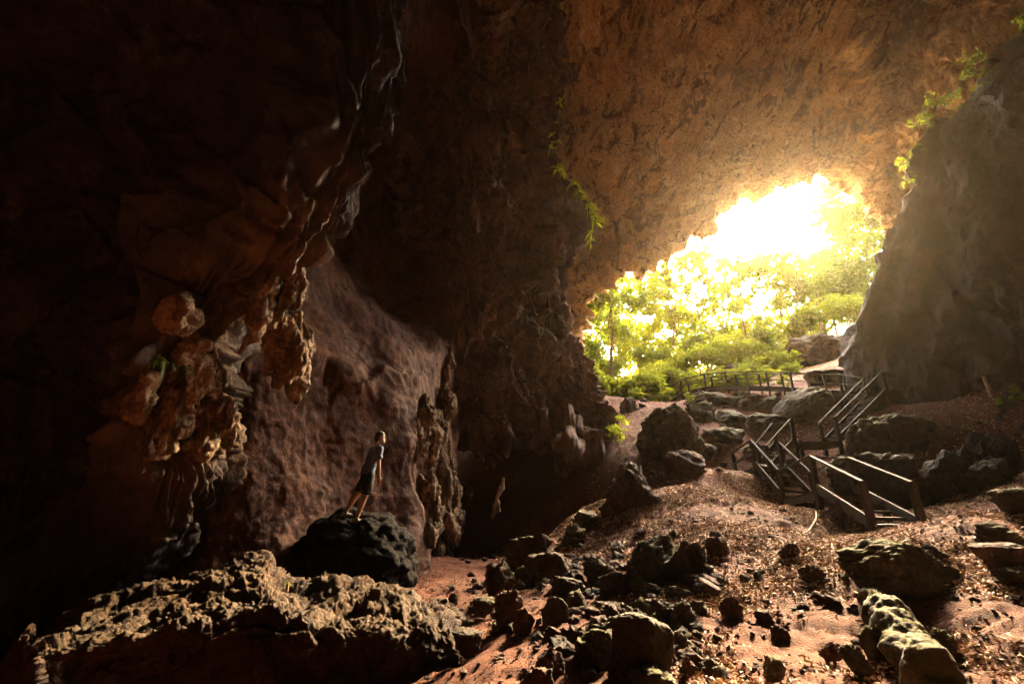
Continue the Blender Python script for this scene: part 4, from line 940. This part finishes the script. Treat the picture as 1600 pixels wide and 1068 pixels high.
# ------------------------------------------------------------------ dripstone formations, parts of the walls they grow on
FUSE = None
def drip(name, parent, pl, rad, mat='flow', off=.5, seed=0, label=None, bulb=.35, fl=.12, fixr=None, dens=6):
    """lumpy dripstone rod along photo pixels, seated on the wall behind it; rad in metres"""
    r = np.random.default_rng(seed); pts = []
    for a, b in zip(pl[:-1], pl[1:]):
        for f in np.linspace(0, 1, 4)[:-1]: pts.append((a[0]+(b[0]-a[0])*f, a[1]+(b[1]-a[1])*f))
    pts.append(pl[-1])
    if fixr: P3 = np.array([atr(x, y, fixr) for x, y in pts])
    else:
        P3 = np.array([wallhit(x, y, 0.) for x, y in pts]); rr = np.linalg.norm(P3, axis=1); m = np.minimum(rr, np.median(rr)*1.06)
        m = np.array([m[max(0, i-2):i+3].min() for i in range(len(m))])-off*np.mean(rad); P3 = P3*(m/rr)[:, None]
    L = np.sum(np.linalg.norm(np.diff(P3, axis=0), axis=1)); rg = int(max(24, L/.035)); mr = float(np.mean(rad)); f = .55/mr*.35
    def disp(V, th, t):
        rr = np.interp(t, np.linspace(0, 1, len(rad)), rad)[:, None]
        return rr*(bulb*1.3*fbm(V*f*1.3, 3, seed)+fl*(ridged(np.stack([np.cos(th)[None]*2.2+0*V[..., 0], np.sin(th)[None]*2.2+0*V[..., 0], V[..., 2]*.5+seed], -1), 3, seed+2)-.5)*1.6)+.014*fbm(V*9, 3, seed+3)
    V, Fs = tube(P3, rad, 30, rg, disp)
    if FUSE is not None: FUSE.add(V, Fs); return None
    o = mk(name, V, Fs, M[mat], parent)
    if label: o['label'] = label
    return o
S = 1/72.       # metres per photo pixel at 10 m
def fused(name, parent, mat, vox, amp, label=None, seed=0):
    global FUSE
    o = FUSE.build(name, M[mat], parent, True); FUSE = None; dense(o, vox, 5)
    me = o.data; n = len(me.vertices); v = np.empty(n*3, np.float32); me.vertices.foreach_get('co', v); P = v.reshape(-1, 3).astype(float)
    nn = np.empty(n*3, np.float32); me.vertex_normals.foreach_get('vector', nn); nn = nn.reshape(-1, 3)
    for it in range(1):
        Q = P+.05*np.stack([perlin(P*4, 3), perlin(P*4, 4), perlin(P*4, 5)], -1)
        d = amp*(1.5*fbm(P*2.2, 3, seed)+1.6*(ridged(np.stack([Q[:, 0]*6, Q[:, 1]*6, Q[:, 2]*.9], -1), 3, seed+1)-.45)+.3*cellval(P*4.5, seed+2)+.5*knobs(P, 4.5, seed+3)+.35*fbm(P*15, 3, seed+4))
        P = P+nn*d[:, None]
    me.vertices.foreach_set('co', P.astype(np.float32).ravel()); me.update()
    if label: o['label'] = label
    return o
# rim of lit dripstone that ends the back wall
FUSE = MB()
for k, (pl, rd) in enumerate([([(726, 482), (720, 508), (717, 530), (719, 545)], [.05, .12, .14, .05]), ([(702, 545), (704, 566), (697, 590), (690, 611)], [.05, .12, .13, .09]),
        ([(690, 608), (702, 622), (703, 642), (693, 664), (689, 695), (690, 720)], [.10, .2, .17, .15, .15, .1]), ([(666, 616), (670, 640), (662, 662), (664, 690), (660, 712)], [.10, .2, .2, .17, .1]),
        ([(678, 640), (682, 668), (674, 700), (676, 726)], [.1, .2, .2, .1]), ([(674, 735), (671, 762), (678, 800), (674, 822), (670, 850)], [.12, .22, .26, .2, .1]),
        ([(690, 728), (697, 762), (691, 792), (702, 822), (700, 850), (690, 886)], [.14, .26, .22, .28, .24, .1]), ([(708, 738), (713, 766), (706, 792), (713, 815), (707, 842), (698, 880)], [.10, .2, .18, .22, .2, .06]),
        ([(722, 756), (730, 768), (724, 786), (720, 806)], [.06, .18, .15, .06]), ([(656, 742), (666, 756), (664, 780)], [.05, .13, .05]), ([(700, 690), (706, 712), (704, 738)], [.06, .15, .08]),
        ([(684, 840), (682, 866), (676, 890)], [.10, .2, .06]), ([(650, 655), (655, 690), (650, 720)], [.06, .14, .06]), ([(712, 800), (716, 830), (712, 868)], [.06, .14, .05])]):
    drip('dripstone', back_wall, pl, rd, seed=1100+k, off=.35)
fused('dripstone', back_wall, 'paleflow', .03, .08, 'tall crest of lumpy dripstone lit from the right, behind the man', 3)
# lit shapes on the near wall
NW = near_wall
FUSE = MB()
drip('stalagmite', NW, [(284, 462), (285, 478), (283, 496), (279, 516)], [.05, .13, .20, .12], seed=1277, off=.7, label='pale upright stone knob above the drooping plant', bulb=.2)
drip('dripstone', NW, [(294, 517), (304, 532), (298, 550), (288, 572), (262, 590)], [.08, .13, .14, .17, .12], seed=1202, off=.7)
drip('dripstone', NW, [(240, 594), (226, 616), (214, 634), (207, 650)], [.07, .12, .19, .12], seed=1203, off=.8, label='pale club-shaped stone jutting down to the left below the drooping plant')
drip('dripstone', NW, [(264, 603), (259, 636), (252, 662), (236, 690)], [.07, .13, .2, .16], seed=1204, off=.8)
for k, (x, y, rr) in enumerate(((302, 632, .26), (284, 664, .2), (314, 655, .18), (296, 690, .16), (272, 640, .15))):
    drip('dripstone', NW, [(x+3, y-rr*42), (x, y), (x-3, y+rr*42)], [rr*.5, rr, rr*.5], 'crag', seed=1210+k, off=.6, bulb=.5)
drip('dripstone', NW, [(322, 556), (331, 590), (334, 636), (326, 680), (312, 716)], [.06, .10, .12, .12, .07], seed=1220, off=.7)
drip('dripstone', NW, [(341, 632), (356, 660), (362, 686), (350, 694)], [.12, .2, .16, .08], 'fin', seed=1221, off=.5)
r = np.random.default_rng(3)
for k in range(46):                      # small lumps that knit the cluster together
    x, y = r.uniform(238, 330), r.uniform(590, 705); rr = r.uniform(.05, .12)
    drip('dripstone', NW, [(x+2, y-rr*50), (x, y), (x-3, y+rr*55)], [rr*.6, rr, rr*.5], seed=1500+k, off=.3)
drip('dripstone', NW, [(320, 560), (300, 600), (270, 640), (235, 690), (215, 700)], [.10, .22, .26, .24, .1], seed=1224, off=-.2)
fused('dripstone', NW, 'paleflow', .022, .075, 'knobbly cluster of dripstone jutting from the left wall below the drooping plant', 5)
# the curtain that hangs from the near wall
cu = NW; FUSE = MB()
for k, (pl, rd, rf) in enumerate([([(446, 396), (458, 420), (462, 452), (455, 480)], [.10, .17, .15, .10], 9.1), ([(434, 398), (424, 440), (408, 490), (394, 522), (376, 552)], [.12, .15, .13, .10, .02], 8.9),
        ([(428, 402), (412, 448), (398, 486), (386, 512)], [.10, .12, .10, .03], 8.8), ([(456, 440), (446, 470), (432, 494), (420, 510)], [.10, .11, .08, .02], 9.0), ([(440, 496), (456, 536), (452, 572), (432, 600)], [.12, .22, .22, .06], 9.3),
        ([(462, 492), (473, 520), (468, 562), (455, 596)], [.10, .19, .18, .04], 9.5), ([(426, 500), (426, 540), (418, 584)], [.10, .18, .04], 9.3), ([(470, 540), (466, 600), (460, 640)], [.12, .16, .03], 9.7)]):
    drip('flowstone_lobe', cu, pl, rd, seed=1250+k, fixr=rf, fl=.30, bulb=.22)
fused('flowstone_curtain', NW, 'paleflow', .022, .06, 'fluted lobed flowstone curtain hanging from the left wall', 9)
# columns and stalactites beside the mouth
for k, (pl, rd) in enumerate([([(872, 640), (874, 690), (873, 738)], [.2, .34, .12]), ([(884, 636), (888, 690), (882, 742)], [.3, .4, .14]), ([(898, 650), (902, 690), (896, 732)], [.3, .38, .16]), ([(910, 668), (914, 704), (908, 738)], [.3, .42, .2]),
        ([(846, 640), (848, 668), (846, 690)], [.25, .3, .05]), ([(928, 672), (930, 706), (928, 740)], [.3, .4, .2]), ([(790, 668), (794, 690), (792, 714)], [.2, .34, .05])]):
    drip('stalactite', fin_wall, pl, rd, 'fin', seed=1300+k, off=.6, bulb=.15, fl=.3)
for k, (x, y, l, rr) in enumerate([(1003, 404, 30, .22), (1098, 352, 20, .2), (1112, 344, 12, .16), (960, 428, 12, .15), (1060, 376, 12, .14), (1040, 386, 10, .12), (925, 456, 14, .16), (1085, 362, 14, .16), (1150, 312, 10, .15)]):
    q = wallhit(x, y-10, 0); d = np.linalg.norm(q)
    drip('stalactite', roof, [(x, y-12), (x+1, y+l*.4), (x, y+l)], [rr*1.6, rr, .03], 'roof', seed=1320+k, fixr=min(d, 36), bulb=.2)
for k, (x, y, l, rr) in enumerate([(1170, 150, 46, .5), (1130, 120, 34, .4), (1100, 165, 26, .35), (1050, 90, 30, .35), (985, 130, 26, .3), (1190, 230, 18, .3)]):
    drip('dripstone', roof, [(x, y-l/2), (x+2, y), (x-2, y+l/2)], [rr*.6, rr, rr*.3], 'roof', seed=1340+k, off=.0, bulb=.4, fl=.25)
# lit sliver of dripstone inside the dark passage
drip('stalagmite', fin_wall, [(787, 746), (783, 762), (777, 778), (774, 796), (768, 810)], [.03, .12, .07, .15, .05], 'paleflow', seed=1360, fixr=17.2, bulb=.6)
# ------------------------------------------------------------------ the man on the boulder
def rings(lst, n=28):
    """closed loft of (centre, vecA, vecB) ellipses"""
    th = np.linspace(0, 2*np.pi, n, endpoint=False)
    V = np.array([c+np.cos(th)[:, None]*a+np.sin(th)[:, None]*b for c, a, b in lst]).reshape(-1, 3); m = len(lst)
    V = np.concatenate([V, [lst[0][0]], [lst[-1][0]]]); k = np.arange(n); k2 = (k+1) % n; t0 = m*n
    return V, [gridfaces(m, n, True), np.concatenate([np.stack([k2, k, 0*k+t0], 1), np.stack([k+(m-1)*n, k2+(m-1)*n, 0*k+t0+1], 1)])]
def smoothrings(keys, m=26):
    C = catmull(np.array([k[0] for k in keys], float), m); A = catmull(np.array([k[1] for k in keys], float), m); B = catmull(np.array([k[2] for k in keys], float), m)
    return rings(list(zip(C, A, B)))
perch_bvh = None
me = perch.data; v = np.empty(len(me.vertices)*3, np.float32); me.vertices.foreach_get('co', v); f = np.empty(len(me.loops), np.int32); me.loops.foreach_get('vertex_index', f)
perch_bvh = BVHTree.FromPolygons((v.reshape(-1, 3)+np.array(perch.location)).tolist(), f.reshape(-1, 3).tolist())
def perch_z(x, y):
    h = perch_bvh.ray_cast(Vector((x, y, 5)), Vector((0, 0, -1))); return h[0][2] if h[0] is not None else -.5
FW = np.array([.80, .60, 0]); RT = np.array([.60, -.80, 0]); Z = np.array([0, 0, 1.])
PY0 = 9.75
O0 = atY(548, 806, PY0)
fR = O0+RT*.13+FW*.08; fL = O0-RT*.13-FW*.07
zR, zL = perch_z(fR[0], fR[1]), perch_z(fL[0], fL[1]); O0[2] = (zR+zL)/2
def LB(x, y, z): return np.array([x, y, z], float)   # body-space point above the mid-foot point
root_man = empty('person', tuple(O0)); tag(root_man, 'man in grey t-shirt and dark shorts leaning forward on the dark boulder, looking right', 'person')
hip = LB(.25, .03, .87); wst = LB(.285, .04, 1.05); chs = LB(.335, .055, 1.26); nk = LB(.375, .07, 1.445)
aR = LB(*(RT*.13+FW*.08))+Z*(zR-O0[2]+.085); aL = LB(*(-RT*.13-FW*.07))+Z*(zL-O0[2]+.085)
hR, hL = hip+RT*.095-Z*.03, hip-RT*.095-Z*.03
def mid(a, b, f, bend=0.): return a+(b-a)*f+FW*bend
body = MB()
for h_, a_ in ((hR, aR), (hL, aL)):
    k_ = mid(h_, a_, .5, .035)
    V, Fs = tube([h_+Z*.05, mid(h_, k_, .5, .012), k_, mid(k_, a_, .35, -.012), mid(k_, a_, .75, -.006), a_+Z*.0, a_-Z*.05], [.088, .078, .056, .057, .044, .037, .036], 18, 40); body.add(V, Fs)
    V, Fs = smoothrings([(a_-FW*.07-Z*.05, RT*.018, Z*.018), (a_-FW*.05-Z*.045, RT*.034, Z*.035), (a_+FW*.03-Z*.04, RT*.040, Z*.04), (a_+FW*.12-Z*.055, RT*.044, Z*.024), (a_+FW*.17-Z*.06, RT*.025, Z*.014)]); body.add(V, Fs)
V, Fs = smoothrings([(hip-Z*.10, RT*.10, FW*.07), (hip, RT*.165, FW*.115), (wst, RT*.14, FW*.095), (mid(wst, chs, .55), RT*.155, FW*.105), (chs, RT*.175, FW*.115), (mid(chs, nk, .62), RT*.165, FW*.095), (nk-Z*.03, RT*.085, FW*.065), (nk, RT*.06, FW*.055)]); body.add(V, Fs)
sR, sL = nk+RT*.185-Z*.065, nk-RT*.185-Z*.065
hands = []
for s_, sd2 in ((sR, 1), (sL, -1)):
    el = s_+RT*.045*sd2+LB(-.015, 0, -.29)+FW*.0; wr = el+LB(-.01, .0, -.245)+FW*.045-RT*.01*sd2
    V, Fs = tube([s_-RT*.05*sd2+Z*.01, s_+RT*.01*sd2, mid(s_, el, .45), el, mid(el, wr, .3), wr], [.052, .055, .047, .038, .039, .026], 16, 34); body.add(V, Fs)
    dn = (wr-el); dn /= np.linalg.norm(dn); pal = -RT*sd2; wid = FW       # palm faces the thigh, thumb to the front
    V, Fs = smoothrings([(wr-dn*.01, wid*.027, pal*.018), (wr+dn*.03, wid*.036, pal*.017), (wr+dn*.075, wid*.041, pal*.016), (wr+dn*.098, wid*.038, pal*.013)], 14); body.add(V, Fs)
    for q, (off, ln) in enumerate(((.030, .072), (.010, .080), (-.010, .076), (-.029, .060))):
        b0 = wr+dn*.088+wid*off; c1 = .25+.1*q; j1 = b0+(dn*math.cos(c1)+pal*math.sin(c1))*ln*.45; c2 = c1+.45; j2 = j1+(dn*math.cos(c2)+pal*math.sin(c2))*ln*.32; c3 = c2+.35; j3 = j2+(dn*math.cos(c3)+pal*math.sin(c3))*ln*.25
        V, Fs = tube([b0, j1, j2, j3], [.0095, .0088, .008, .0068], 10, 18); body.add(V, Fs)
    t0 = wr+dn*.03+wid*.026; t1 = t0+(dn*.7+wid*.75)*.035+pal*.008; t2 = t1+(dn*.95+wid*.2+pal*.25)*.032; t3 = t2+(dn*.95-wid*.05+pal*.35)*.022
    V, Fs = tube([t0, t1, t2, t3], [.013, .011, .010, .008], 10, 16); body.add(V, Fs)
# neck and head, turned further right than the shoulders and lifted
HF = np.array([.93, .33, .13]); HF /= np.linalg.norm(HF); HR_ = np.cross(HF, Z); HR_ /= np.linalg.norm(HR_); HU = np.cross(HR_, HF)
hc = nk+LB(.055, .02, .175)
V, Fs = tube([nk-Z*.06, nk+LB(.01, 0, .04), hc-HU*.03-HF*.02], [.066, .056, .056], 18, 14); body.add(V, Fs)
prof = [(-.118, .062, -.01, .030), (-.105, .083, .015, .048), (-.08, .088, .05, .060), (-.055, .086, .075, .067), (-.03, .083, .090, .071), (0, .084, .098, .074), (.03, .087, .102, .077), (.06, .083, .101, .076), (.09, .066, .088, .066), (.112, .038, .062, .045), (.124, .006, .02, .012)]
V, Fs = smoothrings([(hc+HU*z+HF*(f_-b_)/2, HR_*w_, HF*(f_+b_)/2) for z, f_, b_, w_ in prof], 40); body.add(V, Fs)
V, Fs = tube([hc+HF*.082+HU*.022, hc+HF*.098-HU*.012, hc+HF*.108-HU*.030, hc+HF*.086-HU*.040], [.008, .011, .014, .010], 10, 16); body.add(V, Fs)   # nose
for zz, rr in ((-.062, .010), (-.073, .011)):
    V, Fs = tube([hc+HF*.084+HU*zz-HR_*.022, hc+HF*.090+HU*zz, hc+HF*.084+HU*zz+HR_*.022], [.004, rr*.7, .004], 8, 10); body.add(V, Fs)
V, Fs = tube([hc+HF*.082+HU*.030-HR_*.045, hc+HF*.089+HU*.034, hc+HF*.082+HU*.030+HR_*.045], [.007, .009, .007], 8, 10); body.add(V, Fs)                         # brow
for s2 in (1, -1):
    e0 = hc+HR_*.076*s2-HF*.012
    V, Fs = smoothrings([(e0-HU*.032+HF*.004, HF*.007, HR_*.006), (e0-HU*.012, HF*.013, HR_*.009), (e0+HU*.012-HF*.004, HF*.018, HR_*.010), (e0+HU*.030-HF*.004, HF*.010, HR_*.007)], 10); body.add(V, Fs)
M['skin'] = plain('skin', (.26, .15, .10), .5, .08, 20, .1)
M['shirt'] = plain('grey_shirt_cloth', (.06, .085, .155), .9, .08, 40, .3)
M['shorts'] = plain('dark_shorts_cloth', (.005, .0055, .008), .95, .1, 40, .3)
M['hair'] = plain('dark_brown_hair', (.025, .017, .012), .6, .3, 60, .6)
M['shoe'] = plain('grey_shoe_fabric', (.16, .15, .15), .8, .15, 30, .3)
M['eye'] = plain('dark_eye', (.03, .02, .015), .2, .1, 10, 0)
man_body = dense(body.build('body', M['skin'], root_man, True), .0055, 3)
# t-shirt
sh = MB()
V, Fs = smoothrings([(hip+Z*.02-FW*.005, RT*.182, FW*.138), (hip+Z*.09, RT*.178, FW*.132), (wst+Z*.02, RT*.166, FW*.122), (mid(wst, chs, .5), RT*.172, FW*.125), (chs, RT*.19, FW*.132), (mid(chs, nk, .55), RT*.185, FW*.112), (nk-Z*.055, RT*.125, FW*.085), (nk-Z*.015, RT*.074, FW*.068)], 30); sh.add(V, Fs)
for s_, sd2 in ((sR, 1), (sL, -1)):
    el = s_+RT*.045*sd2+LB(-.015, 0, -.29)
    V, Fs = tube([s_-RT*.08*sd2+Z*.012, s_+RT*.012*sd2, mid(s_, el, .4), mid(s_, el, .68)], [.070, .069, .068, .072], 18, 20); sh.add(V, Fs)
dense(sh.build('t_shirt', M['shirt'], root_man, True), .009, 4, .018, 9.)
# shorts
so_ = MB()
V, Fs = smoothrings([(hip+Z*.10, RT*.168, FW*.122), (hip+Z*.03, RT*.18, FW*.13), (hip-Z*.06, RT*.185, FW*.13), (hip-Z*.12, RT*.16, FW*.11)], 16); so_.add(V, Fs)
for h_, a_ in ((hR, aR), (hL, aL)):
    k_ = mid(h_, a_, .5, .035)
    V, Fs = tube([h_+Z*.04, mid(h_, k_, .35, .01), mid(h_, k_, .82, .01)], [.105, .103, .108], 20, 20); so_.add(V, Fs)
dense(so_.build('shorts', M['shorts'], root_man, True), .010, 4, .016, 8.)
# hair
hr = MB()
V, Fs = smoothrings([(hc-HU*.075-HF*.07, HR_*.045, HF*.02), (hc-HU*.045-HF*.058, HR_*.070, HF*.045), (hc-HU*.005-HF*.045, HR_*.081, HF*.066), (hc+HU*.035-HF*.028, HR_*.085, HF*.086), (hc+HU*.07-HF*.004, HR_*.084, HF*.100), (hc+HU*.105-HF*.004, HR_*.070, HF*.086), (hc+HU*.135-HF*.008, HR_*.040, HF*.052), (hc+HU*.146-HF*.01, HR_*.012, HF*.016)], 30); hr.add(V, Fs)
dense(hr.build('hair', M['hair'], root_man, True), .006, 2, .014, 26.)
for a_ in (aR, aL):
    m = MB(); b_ = a_-Z*.085
    V, Fs = smoothrings([(b_-FW*.095+Z*.03, RT*.022, Z*.028), (b_-FW*.075+Z*.042, RT*.038, Z*.046), (b_-FW*.02+Z*.045, RT*.042, Z*.052), (b_+FW*.05+Z*.038, RT*.046, Z*.042), (b_+FW*.13+Z*.028, RT*.050, Z*.03), (b_+FW*.185+Z*.02, RT*.036, Z*.02), (b_+FW*.20+Z*.018, RT*.012, Z*.008)], 30); m.add(V, Fs)
    V, Fs = tube([a_-Z*.05, a_+Z*.012], [.05, .044], 16, 6); m.add(V, Fs)
    dense(m.build('shoe', M['shoe'], root_man, True), .008, 2)
for s2 in (1, -1):
    V, Fs = ico(2); mk('eye', V*.011+hc+HF*.078+HU*.006+HR_*.031*s2, Fs, M['eye'], root_man)
# ------------------------------------------------------------------ light, air, camera
SUN_AZ, SUN_EL = R_(33), R_(27)
w = bpy.data.worlds.new('World'); scn.world = w; w.use_nodes = True
nt = w.node_tree; bg = nt.nodes['Background']
sky = nt.nodes.new('ShaderNodeTexSky'); sky.sky_type = 'NISHITA'; sky.sun_disc = False
sky.sun_elevation = SUN_EL; sky.sun_rotation = SUN_AZ; sky.dust_density = 10.; sky.ozone_density = 0.; sky.air_density = 1.
nt.links.new(sky.outputs[0], bg.inputs['Color']); bg.inputs['Strength'].default_value = .15
sl = bpy.data.lights.new('sun', 'SUN'); sl.energy = 4.; sl.angle = R_(9.); sl.color = (1, .70, .38)
so = bpy.data.objects.new('sun', sl); COL.objects.link(so)
sd = Vector((math.sin(SUN_AZ)*math.cos(SUN_EL), math.cos(SUN_AZ)*math.cos(SUN_EL), math.sin(SUN_EL)))
so.rotation_euler = sd.to_track_quat('Z', 'Y').to_euler(); so.location = sd*80
# air
hz, nt, b, out = newmat('warm_haze'); nt.nodes.remove(b)
pv = nt.nodes.new('ShaderNodeVolumePrincipled'); pv.inputs['Color'].default_value = (.16, .137, .10, 1)
pv.inputs['Density'].default_value = HAZE; pv.inputs['Anisotropy'].default_value = .84
nt.links.new(pv.outputs[0], out.inputs['Volume'])
bx = np.array([(x, y, z) for x in (-175, 175) for y in (-135, 175) for z in (-12, 62)], float)
hb = mk('haze', bx, np.array([[0, 1, 3, 2], [4, 6, 7, 5], [0, 4, 5, 1], [2, 3, 7, 6], [0, 2, 6, 4], [1, 5, 7, 3]]), hz, smooth=False)
struct(hb, 'stuff')
cd = bpy.data.cameras.new('camera'); cd.sensor_width = 36; cd.lens = F*36/1600; cd.clip_start = .05; cd.clip_end = 1000
co = bpy.data.objects.new('camera', cd); COL.objects.link(co); co.rotation_euler = (R_(90)+PITCH, 0, 0); scn.camera = co
vs = scn.view_settings; vs.view_transform = 'Standard'; vs.look = 'None'; vs.exposure = EXPO; vs.gamma = 1; vs.use_curve_mapping = False
cy = scn.cycles
cy.max_bounces = 8; cy.diffuse_bounces = 4; cy.glossy_bounces = 2; cy.transmission_bounces = 4; cy.volume_bounces = 1; cy.transparent_max_bounces = 8
cy.use_adaptive_sampling = False; cy.use_denoising = True; cy.sample_clamp_indirect = 6
try: cy.denoiser = 'OPENIMAGEDENOISE'; cy.denoising_input_passes = 'RGB_ALBEDO_NORMAL'; cy.denoising_prefilter = 'ACCURATE'
except Exception: pass
